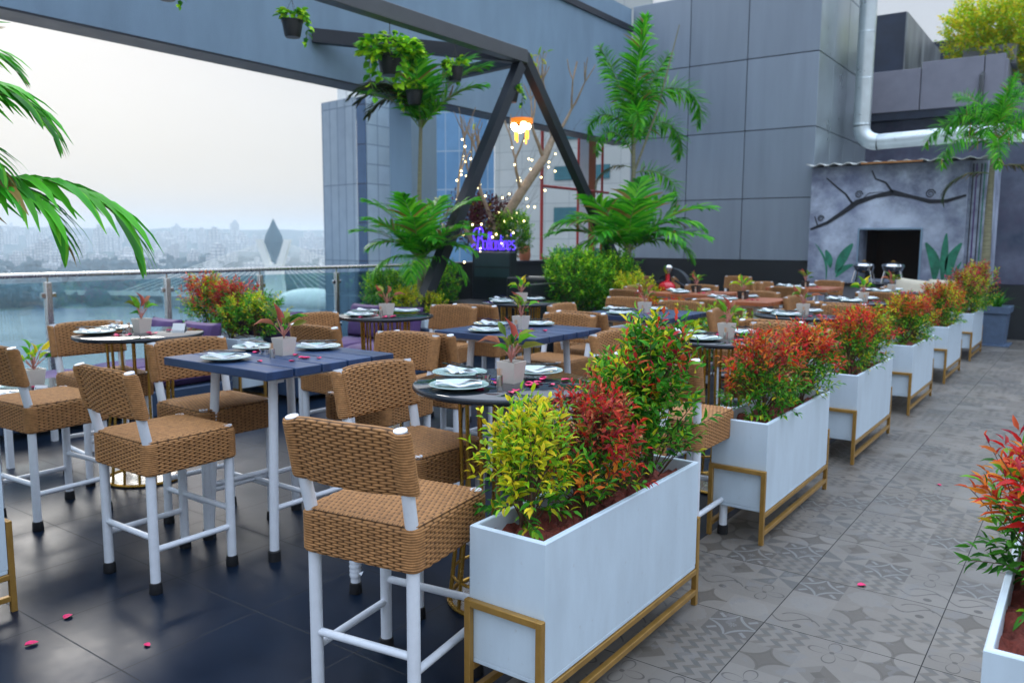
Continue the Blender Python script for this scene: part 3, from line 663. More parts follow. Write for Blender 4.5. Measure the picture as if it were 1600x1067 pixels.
# ------------------------------------------------------------------ tables
def round_table(x, y, label):
    t = root('round_table', label, 'table', (x, y, 0), 0, 'round granite tables on brass rod bases')
    tp = part('tabletop', MB().lathe([(.0, .951), (.375, .951), (.392, .953), (.395, .958)], n=64).lathe([(.395, .9785), (.392, .980), (0.0001, .980)], n=64), 'granite', t)
    part('rim', MB().lathe([(.395, .958), (.399, .962), (.4, .968), (.399, .974), (.395, .9785)], n=64), 'granedge', tp)
    n = 16
    for k in range(n):
        a = 2*PI*k/n+.1; ca, sa = math.cos(a), math.sin(a)
        part('rod', MB().tube([(.245*ca, .245*sa, .012), (.19*ca, .19*sa, .55), (.20*ca, .20*sa, .945)], .0085, 8), 'brass', t)
    part('base_ring', MB().ring(.247, .010, .012), 'brass', t); part('top_ring', MB().ring(.20, .009, .94), 'brass', t); part('middle_ring', MB().ring(.232, .007, .13), 'brass', t)
    part('base_plate', MB().lathe([(.236, .002), (.236, .008)], n=40), 'steel', t)
    return t
def plank_table(x, y, label, wood='plank', w=.84, rz=0.):
    t = root('plank_table', label, 'table', (x, y, 0), rz, 'square plank topped tables')
    n = 5; pw = (w-.012*(n-1))/n
    for k in range(n):
        y0 = -w/2+k*(pw+.012); ch = .0 if k else .0
        part('plank', MB().box(-w/2, w/2, y0, y0+pw, .938, .980, .003), wood, t)
    for sy in (-1, 1): part('rail', MB().box(-w/2+.05, w/2-.05, sy*.30-.02, sy*.30+.02, .912, .937), 'white', t)
    for sx_ in (-1, 1): part('rail', MB().box(sx_*.29-.018, sx_*.29+.018, -.278, .278, .912, .937), 'white', t)
    for sx_ in (-1, 1):
        for sy in (-1, 1):
            tp = (sx_*.235, sy*.24, .915); bt = (sx_*.27, sy*.29, .03)
            l = part('leg', MB().tube([bt, tp], .0235, 14), 'white', t)
            part('rubber_foot', MB().lathe([(.031, 0), (.031, .05), (.026, .055)], (bt[0], bt[1], 0), 14), 'rubber', l)
    z = .26
    part('stretcher', MB().tube([(-.26, -.275, z), (-.26, .275, z)], .014, 10), 'white', t)
    part('stretcher', MB().tube([(.26, -.275, z), (.26, .275, z)], .014, 10), 'white', t)
    part('stretcher', MB().tube([(-.26, 0, z), (.26, 0, z)], .014, 10), 'white', t)
    return t
RT = [  # x, y, short name
 (-2.05, 2.80, 'front round granite table'), (-1.92, 5.03, 'round granite table behind the second planter'),
 (-2.04, 7.12, 'round granite table beside the third planter'), (-2.02, 9.25, 'round granite table beside the fourth planter'),
 (-2.15, 11.4, 'round granite table nearest the mural hut'), (-5.10, 2.88, 'round granite table nearest the left railing'),
 (-4.80, 4.86, 'round granite table left of the middle plank table'), (-4.80, 6.82, 'round granite table before the black bench')]
for x, y, nm in RT:
    round_table(x, y, {0: 'round black granite table with brass rods, nearest the front white planter',
      1: 'round black granite table with brass rods behind the second white planter', 2: 'round black granite table beside the third white planter',
      3: 'round black granite table beside the fourth white planter', 4: 'round black granite table nearest the mural hut',
      5: 'round black granite table beside the low lounge by the railing', 6: 'round black granite table between the railing and the middle plank table',
      7: 'round black granite table in front of the black bench'}[RT.index((x, y, nm))])
ST = [(-3.5, 2.76, 'front navy plank table'), (-3.26, 4.62, 'middle navy plank table'), (-3.20, 6.42, 'far navy plank table')]
for (x, y, nm), lb in zip(ST, ('navy plank table on white legs, largest in the foreground', 'navy plank table behind the front granite table, second of three', 'navy plank table half hidden behind leaves, farthest of the three')):
    plank_table(x, y, lb)
WT = [(-3.15, 8.72, 'nearest orange wood table'), (-4.05, 9.55, 'orange wood table by the black wall'), (-3.35, 11.75, 'orange wood table nearest the hut')]
for (x, y, nm), lb in zip(WT, ('orange wooden table with white legs behind the third planter', 'orange wooden table with white legs near the red ornament', 'orange wooden table with white legs beside the mural hut')):
    plank_table(x, y, lb, 'oplank')
# ------------------------------------------------------------------ stools
R_ = -PI/2; L_ = PI/2
for x, y, a, lb in [
 (-1.92, 1.99, .15, 'woven brown stool with white legs, nearest the camera beside the front planter'),
 (-3.55, 2.11, 0.0, 'woven brown stool at the near side of the front navy plank table'),
 (-4.83, 2.16, .06, 'woven brown stool cut by the left edge of the photo'),
 (-2.42, 2.64, R_-.04, 'woven brown stool with torn white leg tape, left of the front granite table'),
 (-5.38, 2.78, R_-.12, 'woven brown stool with its back to the glass railing, leftmost table'),
 (-3.95, 2.66, R_-.04, 'woven brown stool at the left side of the front navy plank table'),
 (-4.72, 4.26, R_-.02, 'woven brown stool facing right, near the railing behind the plank table plant'),
 (-4.26, 3.92, -.03, 'woven brown stool seen over the front plank table far edge, left one'),
 (-3.43, 3.42, PI+.10, 'woven brown stool at the far side of the front navy plank table'),
 (-3.42, 4.05, .07, 'woven brown stool at the near side of the middle navy plank table'),
 (-4.62, 5.30, PI+.12, 'woven brown stool facing the camera right of the railing granite table'),
 (-4.60, 6.05, .09, 'woven brown stool at the near side of the bench granite table'),
 (-3.40, 5.24, PI, 'woven brown stool at the far side of the middle navy plank table'),
 (-3.42, 6.00, 0, 'woven brown stool at the near side of the far navy plank table'),
 (-3.75, 6.40, R_+.05, 'woven brown stool at the left side of the far navy plank table'),
 (-3.98, 7.30, PI-.03, 'woven brown stool in front of the clipped green hedge'),
 (-2.22, 4.55, R_-.04, 'woven brown stool at the left of the table behind the second planter'),
 (-1.84, 3.28, PI-.05, 'woven brown stool at the far side of the front granite table'),
 (-1.77, 3.98, 0, 'woven brown stool half hidden by the front planter tall green shrub'),
 (-3.30, 7.15, PI-.02, 'woven brown stool at the far side of the far navy plank table'),
 (-3.08, 8.08, -.15, 'woven brown stool at the near side of the nearest orange wooden table'),
 (-2.38, 6.78, R_+.05, 'woven brown stool at the left of the third planter table'),
 (-1.97, 6.25, .15, 'woven brown stool at the near side of the third planter table'),
 (-1.95, 7.62, PI-.3, 'woven brown stool at the far side of the third planter table'),
 (-1.78, 5.50, PI, 'woven brown stool at the far side of the second planter table'),
 (-2.40, 8.95, R_-.07, 'woven brown stool at the left of the fourth planter table'),
 (-3.28, 11.1, -.1, 'woven brown stool at the near side of the hut orange table'),
 (-3.30, 9.32, PI-.3, 'woven brown stool at the far side of the nearest orange table'),
 (-3.80, 11.95, R_-.35, 'woven brown stool at the left of the hut orange table'),
 (-4.15, 11.6, PI+.3, 'woven brown stool partly behind another against the black wall'),
 (-5.10, 13.6, PI, 'woven brown stool standing farthest back against the black wall'),
 (-4.40, 10.3, PI, 'woven brown stool at the far side of the black wall orange table'),
 (-4.75, 9.75, R_, 'woven brown stool at the left of the black wall orange table'),
 (-5.60, 13.1, R_-.1, 'woven brown stool right of the red ornament by the wall'),
 (-4.95, 10.5, R_-.05, 'woven brown stool left of the red ornament, upper one'),
 (-4.60, 9.1, -.2, 'woven brown stool left of the red ornament, lower one'),
 (-6.05, 12.6, R_-.2, 'woven brown stool under the tall palm fronds'),
 (-2.62, 11.9, L_+.1, 'woven brown stool at the right of the hut orange table'),
 (-3.45, 12.9, PI-.25, 'woven brown stool at the far side of the hut orange table'),
 (-2.0, 8.45, .05, 'woven brown stool at the near side of the fourth planter table'),
 (-2.1, 10.6, .0, 'woven brown stool at the near side of the fifth granite table'),
 ]: stool(x, y, a, lb)
# white tape remnants on a leg
tp = MB(); rr = random.Random(4)
for k in range(9): tp.lathe([(.0245, 0), (.0265+rr.uniform(0, .004), .012), (.0245, .024)], (0, 0, .075+k*.02), 10)
for k in range(5): a = rr.uniform(0, 6.28); tp.add([(.025*math.cos(a), .025*math.sin(a), .1+k*.025), (.05*math.cos(a), .05*math.sin(a), .095+k*.025), (.045*math.cos(a+.4), .045*math.sin(a+.4), .11+k*.025)], [(0, 1, 2)])
o_ = [s for s in C.objects if s.get('label', '').startswith('woven brown stool with torn')][0]
tpp = part('leg_tape', tp, 'white', o_); tpp.location = (.2, -.2, 0)

# ------------------------------------------------------------------ table top things
GP = {}
def plant_mesh(seed, pals, n=11, L=.115, pink=True):
    rng = np.random.default_rng(seed); P, D, Ls, Cc = [], [], [], []
    mb = MB()
    for k in range(n):
        a = k*2.4+rng.uniform(-.3, .3); el = rng.uniform(.35, 1.3); h = .01+.05*rng.random()
        d = np.array([math.cos(a)*math.cos(el), math.sin(a)*math.cos(el), math.sin(el)]); pl = rng.uniform(.03, .065)
        p1 = np.array([0, 0, h])+d*pl+np.array([0, 0, .012]); mb.tube([(0, 0, h*.5), tuple(p1)], .0028, 5)
        P.append(p1); D.append(d+np.array([0, 0, -.15])); Ls.append(L*rng.uniform(.6, 1.05)); Cc.append(pick(rng, pals[k % len(pals)], 1)[0])
    P, D, Ls, Cc = map(np.array, (P, D, Ls, Cc))
    fol = leaves('houseplant leaves', P, D, Ls, Ls*.30, Cc, rng, curl=2.2)
    me = mb.mesh('houseplant stalks', M['pinkstem']); return fol, me
M['pinkstem'] = pm('pink stalk', (.50, .20, .16), .6)
PAL['pinkgreen'] = [(.40, .10, .07), (.45, .20, .10), (.16, .20, .04)]
PAL['olive'] = [(.16, .20, .03), (.10, .17, .03), (.22, .22, .05)]
PM = [plant_mesh(31, ['olive', 'pinkgreen', 'green']), plant_mesh(32, ['olive', 'green', 'pinkgreen'], 10), plant_mesh(33, ['pinkgreen', 'olive'], 9), plant_mesh(34, ['green', 'yellow'], 12)]
def potm(kind):
    mb = MB(); a, b, h = (.036, .047, .092) if kind == 'ceramic' else (.040, .052, .085)
    vs = []
    for (r, z) in ((a, 0), (b, h), (b-.006, h), (b-.008, h-.012)):
        vs += [(-r, -r, z), (r, -r, z), (r, r, z), (-r, r, z)]
    fs = [(3, 2, 1, 0), (12, 13, 14, 15)]+[(l*4+k, l*4+(k+1) % 4, (l+1)*4+(k+1) % 4, (l+1)*4+k) for l in range(3) for k in range(4)]
    return mb.add(vs, fs).mesh('pot', M[kind])
POT = {'ceramic': potm('ceramic'), 'blackpot': potm('blackpot')}
SOILM = MB().box(-.038, .038, -.038, .038, .07, .081).mesh('soil', M['dsoil'])
def centre_plant(x, y, k, lb, kind='ceramic', z=.980, sc=1.0):
    t = root('potted_plant', lb, 'potted plant', (x, y, z), 0, 'small potted plants on the tables'); t.scale = (sc,)*3
    ob('pot', POT[kind], t); ob('soil', SOILM, t)
    f = ob('foliage', PM[k % 4][0], t); f.location = (0, 0, .078); f.rotation_euler = (0, 0, k*1.7); s_ = ob('stalk', PM[k % 4][1], t); s_.location = (0, 0, .078); s_.rotation_euler = (0, 0, k*1.7)
PLM = MB().lathe([(.001, .003), (.07, .003), (.082, .006), (.122, .018), (.125, .020), (.123, .022), (.083, .011), (.07, .009), (.001, .008)], n=48).mesh('plate', M['plate'])
def napkin_mesh():
    mb = MB()
    for i, (yo, r_) in enumerate(((-.022, -.08), (.012, .07))):
        c_, s_ = math.cos(r_), math.sin(r_); n = 8; vs = []
        for k in range(n+1):
            x = -.095+.19*k/n; z = .020+.006*math.sin(k*1.1+i)+.004*i + .006*abs(x/.12)
            for yy in (-.020, 0, .020): vs.append((x*c_-yy*s_, x*s_+yy*c_+yo, z+(.004 if yy == 0 else 0)))
        o = [(j, j+1, j+4, j+3) for k in range(n) for j in (k*3, k*3+1)]
        m = len(vs); vs += [(a, b, c-.003) for a, b, c in vs]; o += [(d+m, c+m, b+m, a+m) for a, b, c, d in o]
        mb.add(vs, o)
    return mb.mesh('napkin', M['napkin'], True)
NAP = napkin_mesh()
def fork_mesh():
    mb = MB().box(-.10, .035, -.0045, .0045, 0, .003).box(.035, .06, -.013, .013, 0, .003)
    for k in (-1.5, -.5, .5, 1.5): mb.box(.06, .10, k*.007-.0022, k*.007+.0022, 0, .003)
    return mb.mesh('fork', M['cut'])
def knife_mesh(): return MB().prism([(-.11, -.006), (.0, -.005), (.0, -.010), (.085, -.010), (.105, .002), (.09, .008), (.0, .005), (-.11, .006)], 0, .003).mesh('knife', M['cut'])
FK, KN = fork_mesh(), knife_mesh()
def setting_at(x, y, ang, where, tname, full=True, z=.980):
    p = ob('plate', PLM, None, (x, y, z), 0); tag(p, f'pale green plate, {where} of the {tname}', 'plate', 'pale green plates')
    n = ob('napkin', NAP, None, (x, y, z), ang); tag(n, f'folded white napkin on the {where} plate, {tname}', 'napkin', 'folded white napkins')
    if full:
        k = ob('knife', KN, None, (x+.012*math.sin(ang), y-.012*math.cos(ang), z+.045), ang+.12); tag(k, f'dark steel knife on the {where} plate, {tname}', 'knife', 'table knives')
        k = ob('fork', FK, None, (x-.014*math.sin(ang), y+.014*math.cos(ang), z+.0455), ang-.05); tag(k, f'dark steel fork on the {where} plate, {tname}', 'fork', 'table forks')
CUPM = MB().lathe([(.014, 0), (.014, .045), (.0125, .046), (.0125, .01)], n=16).mesh('cup', M['steel'])
def pickm():
    mb = MB(); rr = random.Random(2)
    for k in range(16):
        a = rr.uniform(0, 6.28); q = rr.uniform(0, .009); mb.tube([(q*math.cos(a), q*math.sin(a), .01), (q*1.9*math.cos(a), q*1.9*math.sin(a), .075)], .0011, 4)
    return mb.mesh('toothpick', M['pick'])
PK = pickm()
SALT = MB().lathe([(.036, 0), (.036, .006), (.031, .007), (.031, .020), (.036, .021), (.036, .027), (.030, .027), (.030, .010), (.001, .010)], n=20).mesh('chrome dish', M['chrome'])
def smalls(x, y, tname, z=.980):
    t = root('toothpick_holder', f'steel toothpick cup on the {tname}', 'toothpick holder', (x+.035, y-.085, z), 0, 'toothpick holders'); ob('cup', CUPM, t); ob('toothpick', PK, t)
    s = ob('ashtray', SALT, None, (x-.105, y-.02, z)); tag(s, f'small chrome dish on the {tname}', 'dish', 'small chrome dishes')
def petal_mesh(seed):
    rng = random.Random(seed); n = 9; vs = [(0, 0, .001)]
    for k in range(n):
        a = 2*PI*k/n; r = .0135*(1+.25*math.cos(a)+rng.uniform(-.12, .12)); vs.append((r*math.cos(a)*1.15, r*math.sin(a)*.85, .002+.0045*abs(math.sin(a))+rng.uniform(0, .002)))
    fs = [(0, 1+k, 1+(k+1) % n) for k in range(n)]; m = len(vs); vs += [(x, y, z-.0009) for x, y, z in vs]; fs += [(c+m, b+m, a+m) for a, b, c in fs]
    return MB().add(vs, fs).mesh('petal', M['petal'], True)
PET = [petal_mesh(k) for k in range(4)]
def petal(x, y, z, lb, grp, k):
    o = ob('rose_petal', PET[k % 4], None, (x, y, z), k*1.9); o.scale = (1.0+.6*((k*37 % 10)/10),)*3; tag(o, lb, 'petal', grp)
rg = random.Random(8); pc = 0
exact = [(0.0, -.06), (0.04, -.22), (.17, -.19), (.13, .06), (.11, .03), (.13, -.01), (.15, 0.0), (.08, .18), (.1, .15), (-.03, .21), (.17, -.16), (.19, .2), (.2, .06), (-.33, .12), (-.19, -.13), (.14, .025), (.16, -.02)]
allt = [(x, y, n, 'r') for x, y, n in RT]+[(x, y, n, 's') for x, y, n in ST]+[(x, y, n, 's') for x, y, n in WT]
for i, (x, y, nm, kd) in enumerate(allt):
    wood = i >= 11
    centre_plant(x+(.02 if i == 0 else 0), y+.02, i, f'{"black" if wood else "white"} potted plant on the {nm}', 'blackpot' if wood else 'ceramic')
    smalls(x, y, nm)
    far = y > 9
    if kd == 'r': pl = [(-.27, .02, 'left'), (-.06, -.24, 'near'), (-.02, .27, 'far')]
    else: pl = [(-.07, -.29, 'near'), (-.30, .06, 'left'), (-.04, .29, 'far')]
    if i == 5: pl = [(-.14, -.22, 'near'), (-.28, -.01, 'left')]
    for dx, dy, wh in pl: setting_at(x+dx, y+dy, (.55 if wh == 'near' else (-.25 if wh == 'left' else .75))+rg.uniform(-.15, .15), wh, nm, not far)
    pts = exact if i == 0 else []
    for k in range(0 if i == 0 else (10 if y < 6 else 8)):
        cl = rg.random() < .6; a = rg.uniform(0, 6.28); q = rg.uniform(.1, .34)
        pts = pts+[(.17+rg.gauss(0, .05), -.08+rg.gauss(0, .06)) if cl else (q*math.cos(a), q*math.sin(a))]
    for px_, py_ in pts:
        pc += 1; petal(x+px_, y+py_, .9805, f'pink rose petal scattered on the {nm}', f'rose petals on the {nm}', pc)
for k, (x, y, nm) in enumerate([(-2.93, 1.62, 'the dark floor in front'), (-3.42, 1.55, 'the dark floor in front'), (-.78, 3.9, 'the patterned walkway'), (-.75, 5.9, 'the patterned walkway'), (-3.3, 1.35, 'the dark floor in front')]):
    petal(x, y, .001, 'single pink rose petal fallen on '+nm, 'rose petals fallen on '+nm, k)
# reserved tent cards
def text_mesh(s, size, mat, ext=.0005, font_shear=0., off=0.):
    cu = bpy.data.curves.new('txt', 'FONT'); cu.body = s; cu.size = size; cu.extrude = ext; cu.align_x = 'CENTER'; cu.shear = font_shear; cu.offset = off
    o = bpy.data.objects.new('txt', cu); C.objects.link(o); dg = bpy.context.evaluated_depsgraph_get(); me = bpy.data.meshes.new_from_object(o.evaluated_get(dg))
    bpy.data.objects.remove(o); me.materials.clear(); me.materials.append(M[mat]); return me
def tent(x, y, z, rz, lb, text=True):
    t = root('tent_card', lb, 'sign', (x, y, z), rz)
    part('card', MB().add([(-.045, -.02, 0), (.045, -.02, 0), (.045, 0, .045), (-.045, 0, .045), (-.045, .02, 0), (.045, .02, 0)], [(0, 1, 2, 3), (3, 2, 5, 4)]), 'card', t)
    if text:
        o = ob('lettering', text_mesh('Reserved', .022, 'ink'), t); o.location = (0, -.0135, .0155); o.rotation_euler = (math.radians(66), 0, 0)
tent(-5.05, 3.14, .98, .5, 'white tent card standing on the round table by the railing', False)

# ------------------------------------------------------------------ planters
def make_planter():
    t = root('planter_box', 'p', 'planter')
    W, Ln, z0, z1, th = .30, 1.20, .17, .65, .018; mb = MB()
    x0, x1, y0, y1 = -W/2, W/2, 0, Ln
    mb.box(x0, x1, y0, y1, z0, z0+.02, .004)
    vs = []; b = .004
    for (i, z) in ((0, z0+.0205), (0, z1-b), (b, z1), (th, z1), (th+b*.5, z1-b), (th+b*.5, z0+.3)):
        vs += [(x0+i, y0+i, z), (x1-i, y0+i, z), (x1-i, y1-i, z), (x0+i, y1-i, z)]
    mb.add(vs, [(l*4+k, l*4+(k+1) % 4, (l+1)*4+(k+1) % 4, (l+1)*4+k) for l in range(5) for k in range(4)])
    part('box', mb, 'planter', t)
    rr = np.random.default_rng(5); nx, ny = 14, 50; g = []
    for j in range(ny+1):
        for i in range(nx+1): g.append((x0+.02+(W-.04)*i/nx, y0+.02+(Ln-.04)*j/ny, .592+rr.normal(0, .009)+.012*math.sin(i*.8+j*.5)))
    part('soil', MB().add(g, [(j*(nx+1)+i, j*(nx+1)+i+1, (j+1)*(nx+1)+i+1, (j+1)*(nx+1)+i) for j in range(ny) for i in range(nx)]), 'soil', t, True)
    s = .024; fr = MB()                       # steel frame just outside the box
    for yy in (-s-.002, Ln+.002):
        for xx in (x0-.006, x1+.006-s): fr.box(xx, xx+s, yy, yy+s, 0, .40, .002)
        fr.box(x0-.006+s, x1+.006-s, yy, yy+s, .376, .40, .002)
    for xx in (x0-.006, x1+.006-s):
        fr.box(xx, xx+s, -.002, Ln+.002, .05, .05+s, .002)
    for xx, w_ in ((x0-.006, s), (x1+.006-s, s)): fr.box(xx, xx+w_, -.002, Ln+.002, .17-s-.001, .169, .002)
    part('frame', fr, 'gold', t)
    return t
pl0 = make_planter(); XP = -1.332-.15
G = 'white planters on gold frames'
pl0.location = (XP, 2.035, 0); tag(pl0, 'largest white planter box on a gold frame, with red earth showing', None, G)
for i, (y, lb) in enumerate([(4.14, 'second white planter box of the walkway row'), (6.10, 'third white planter box of the walkway row'), (8.22, 'fourth white planter box of the walkway row'),
                             (10.38, 'fifth white planter box of the walkway row'), (12.66, 'farthest white planter box, beside the blue grey pot')]):
    dup(pl0, (XP, y, 0), 0, lb, G)
dup(pl0, (.0, 2.09, 0), 0, 'white planter box cut by the lower right edge', G)
dup(pl0, (-3.815, .235, 0), 0, 'white planter box cut by the left edge', G)
dup(pl0, (-6.62, 4.86, 0), PI/2, 'white planter box behind the purple lounge by the railing', G)
dup(pl0, (-6.55, 7.45, 0), PI/2, 'white planter box behind the far purple lounge', G)
zs = .588; g2 = 'shrubs in the white planters'
for k, x, y, rz, sc, lb in [
 ('yellow', XP-.07, 2.25, .2, (.92, .95, .93), 'yellow green shrub at the near end of the largest planter'),
 ('low', XP+.03, 2.48, .4, 1.0, 'low bright green sprigs in the largest planter'),
 ('bronze', XP-.03, 2.64, 1., (1.0, 1.05, .98), 'bronze and red leaved shrub in the middle of the largest planter'),
 ('tall', XP+.0, 3.06, .3, .93, 'tallest green shrub with red tips, far end of the largest planter'),
 ('tall', XP-.05, 2.86, 2.3, .74, 'shorter green shrub between the bronze one and the tallest one'),
 ('orange', XP, 4.48, .0, (1., 1.25, 1.05), 'orange red shrub at the near end of the second planter'),
 ('redtop', XP+.04, 5.04, 1.2, 1.0, 'red topped shrub at the far end of the second planter'),
 ('redtop', XP, 6.45, 2.2, 1.0, 'red topped shrub at the near end of the third planter'),
 ('mixed', XP, 6.95, .9, 1.0, 'mixed colour shrub at the far end of the third planter'),
 ('mixed', XP, 8.55, 2.9, 1.05, 'bronze and yellow shrub at the near end of the fourth planter'),
 ('orange', XP, 9.1, 2.1, 1.0, 'orange leaved shrub at the far end of the fourth planter'),
 ('mixed', XP, 10.7, .2, 1.1, 'orange and green shrub at the near end of the fifth planter'),
 ('orange', XP, 11.2, 1.3, 1.1, 'orange leaved shrub at the far end of the fifth planter'),
 ('pinkred', XP, 13.0, .2, 1.15, 'crimson topped shrub at the near end of the farthest planter'),
 ('pinkred', XP+.05, 13.5, 1.9, 1.3, 'tall crimson topped shrub at the far end of the farthest planter'),
 ('rightred', .0, 2.62, .3, .95, 'red topped shrub with drooping dark green leaves, lower right edge'),
 ('rightred', .05, 3.0, 1.7, .85, 'red topped shrub farther back in the right edge planter'),
 ('low', -3.80, 1.30, .3, 1.15, 'small green shrub cut by the left edge'),
 ('mixed', -7.5, 5.0, .3, 1.3, 'rusty red hedge plant behind the purple cushions, left one'),
 ('bronze', -7.1, 5.0, 2.3, 1.3, 'rusty hedge plant behind the purple cushions, middle one'),
 ('greenlow', -6.75, 5.0, 1.3, 1.0, 'bright green plant spilling beside the purple cushions'),
 ('greenhedge', -7.55, 7.65, .7, .62, 'olive green bush behind the glass railing end, left of the palm'),
 ('yellowflower', -7.1, 7.6, .4, .9, 'small yellow leaved plant at the foot of the left palm'),
 ('yellowflower', -6.75, 7.6, 2.4, .8, 'bright green sprigs right of the left palm'),
 ]:
    if k == 'greenlow' and k not in SH: SH[k] = shrub_data('greenlow', 24, .42, .28, 230, ['green', 'yellow'], 'green', 'green', .05, .34, 9, .8, 6, yellowmid=.2)
    shrub(k, (x, y, zs), rz, lb, g2, sc)
# ------------------------------------------------------------------ glass railing with its kerb
structm('parapet_kerb', MB().box(-8.62, -8.25, -4, 9.09, 0, .24), 'stucco')
rl = root('glass_railing', 'glass railing with steel posts and a round steel handrail along the terrace edge', 'railing', (-8.4, 0, .24))
part('handrail', MB().tube([(0, -3.9, 1.0), (0, 9.09, 1.0)], .026, 14), 'steel', rl)
ys = [5.13+1.247*k for k in range(-7, 3)]; ys = [y for y in ys if y > -3.9]
ys = [8.4*v for v in (.4552, .6063, .7540, .9023)]; stp = 1.25; ys = [ys[0]-stp*k for k in range(6, 0, -1)]+ys
for y in ys:
    p = part('post', MB().box(-.03, .03, y-.03, y+.03, .0, .93, .004).tube([(0, y, .93), (0, y, .975)], .010, 8).box(-.06, .06, y-.06, y+.06, 0, .012), 'steel', rl)
    for zc in (.22, .80):
        part('clamp', MB().box(-.018, .018, y-.075, y+.075, zc-.028, zc+.028, .008), 'chrome', p)
for a, b in zip([-3.9]+ys, ys+[9.09]): part('glass_pane', MB().box(-.006, .006, a+.045, b-.045, .03, .93), 'glass', rl)

# ------------------------------------------------------------------ lounge sofas
def cushion(w, d, h, puff=.04, seed=0):
    mb = MB(); n = 14; vs = []; rr = random.Random(seed)
    for sgn in (1, -1):
        for j in range(n+1):
            for i in range(n+1):
                u, v = 2*i/n-1, 2*j/n-1; e_ = (max(1-u**4, 0)*max(1-v**4, 0))**.42
                k = 1-.05*(1-abs(u)**3)*(abs(v) > .9)-.0
                vs.append((u*w/2*(1-.04*(1-v*v)), v*d/2*(1-.05*(1-u*u)), sgn*(h/2*e_)+.006*math.sin(u*7+seed)*e_))
    m = (n+1)**2; fs = []
    for j in range(n):
        for i in range(n):
            a = j*(n+1)+i; fs.append((a, a+1, a+n+2, a+n+1)); fs.append((a+m, a+n+1+m, a+n+2+m, a+1+m))
    mb.add(vs, fs); mb.sm = True; return mb
def sofa(x, y, wl, lb, seats=2, arm=True):
    """faces -Y, back at local y=0, extends to -Y; an arm of the L runs toward -Y on its left"""
    t = root('lounge_sofa', lb, 'sofa', (x, y, 0))
    part('frame', MB().box(-wl/2, wl/2, -.85, 0, .06, .28, .01).box(-wl/2, wl/2, -.06, 0, .282, .58, .01).box(-wl/2, -wl/2+.9, -1.9, -.853, .06, .28, .01), 'frame', t)
    for k in range(seats):
        c_ = part('seat_cushion', cushion(wl/seats-.02, .76, .15, seed=k), 'purple', t); c_.location = (-wl/2+wl/seats*(k+.5), -.46, .355)
    c_ = part('seat_cushion', cushion(.86, 1.0, .15, seed=5), 'purple', t); c_.location = (-wl/2+.46, -1.38, .355)
    for k in range(seats):
        c_ = ob('pillow', cushion(wl/seats-.06, .42, .17, seed=k+7).mesh('pillow', M['purple']), None, (x-wl/2+wl/seats*(k+.5), y-.14, .62)); c_.rotation_euler = (math.radians(78), 0, .08*(k-.5))
        tag(c_, f'purple pillow leaning on the {lb.split(",")[0]}, '+('left one', 'right one')[k % 2], 'pillow', 'purple pillows')
    return t
sofa(-7.15, 4.60, 1.2, 'purple corner sofa beside the low lounge table, nearest the camera')
s2_ = root('lounge_sofa', 'purple sofa with navy frame behind the green spilling plant', 'sofa', (-7.0, 5.12, 0))
part('frame', MB().box(-.6, .75, 0, .85, .06, .28, .01).box(-.6, .75, 0, .06, .282, .62, .01), 'frame', s2_)
c_ = part('seat_cushion', cushion(1.3, .76, .15, seed=1), 'purple', s2_); c_.location = (.08, .46, .355)
for k, xx in enumerate((-7.25, -6.62)):
    c_ = ob('pillow', cushion(.58, .42, .17, seed=k+17).mesh('pillow', M['purple']), None, (xx, 5.27, .69)); c_.rotation_euler = (math.radians(100), 0, .1)
    tag(c_, ('purple pillow hidden by the rusty hedge plants', 'purple pillow standing over the navy sofa back by the railing')[k], 'pillow', 'purple pillows')
sofa(-6.95, 7.15, 1.25, 'far purple corner sofa, below the left palm')
lt = root('lounge_table', 'low dark lounge table with place settings near the railing', 'table', (-6.35, 2.72, 0))
part('tabletop', MB().box(-.33, .33, -.33, .33, .47, .50, .006), 'granite', lt)
for a in (-1, 1):
    for b in (-1, 1): part('leg', MB().box(a*.28-.02, a*.28+.02, b*.28-.02, b*.28+.02, 0, .47), 'white', lt)
setting_at(-6.50, 2.50, .2, 'near', 'low lounge table', True, .50); setting_at(-6.15, 2.95, .6, 'far', 'low lounge table', True, .50); setting_at(-6.15, 2.45, .6, 'right', 'low lounge table', True, .50)
centre_plant(-6.45, 2.80, 3, 'white potted plant with pale green leaves on the low lounge table', 'ceramic', .50, 1.3)
tent(-6.12, 2.70, .50, .7, 'white tent card lettered Reserved on the low lounge table')
for k in range(9): petal(-6.15+rg.gauss(0, .09), 2.72+rg.gauss(0, .09), .5005, 'pink rose petal scattered on the low lounge table', 'rose petals on the low lounge table', k)
# ------------------------------------------------------------------ big stucco portal, pillar, steel frame
pt = root('stucco_portal', 'blue grey stucco portal wall with a dark soffit spanning over the railing', 'wall', (0, 0, 0))
part('beam', MB().box(-8.8, -8.4, -6, 15.99, 3.724, 6.02), 'stucco', pt)
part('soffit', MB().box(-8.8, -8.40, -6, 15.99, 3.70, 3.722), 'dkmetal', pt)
part('trim', MB().box(-8.82, -8.36, -6, 15.99, 6.022, 6.14), 'dkmetal', pt)
part('parapet', MB().box(-8.8, -8.42, -6, 15.99, 6.142, 6.5), 'stucco', pt)
part('pillar', MB().box(-8.85, -8.402, 9.10, 9.67, 0, 3.70), 'stucco', pt)
lw = root('low_wall', 'low black wall below the framed opening behind the bench', 'wall', (0, 0, 0))
part('wall', MB().box(-8.75, -8.45, 9.68, 15.98, 0, 1.22), 'dark', lw); part('coping', MB().box(-8.78, -8.42, 9.68, 15.98, 1.222, 1.26), 'dkmetal', lw)
fr = root('steel_frame', 'dark steel A frame with a long grey beam holding the hanging pots', 'frame', (0, 0, 0))
AP = Vector((-6.8, 9.62, 4.16))
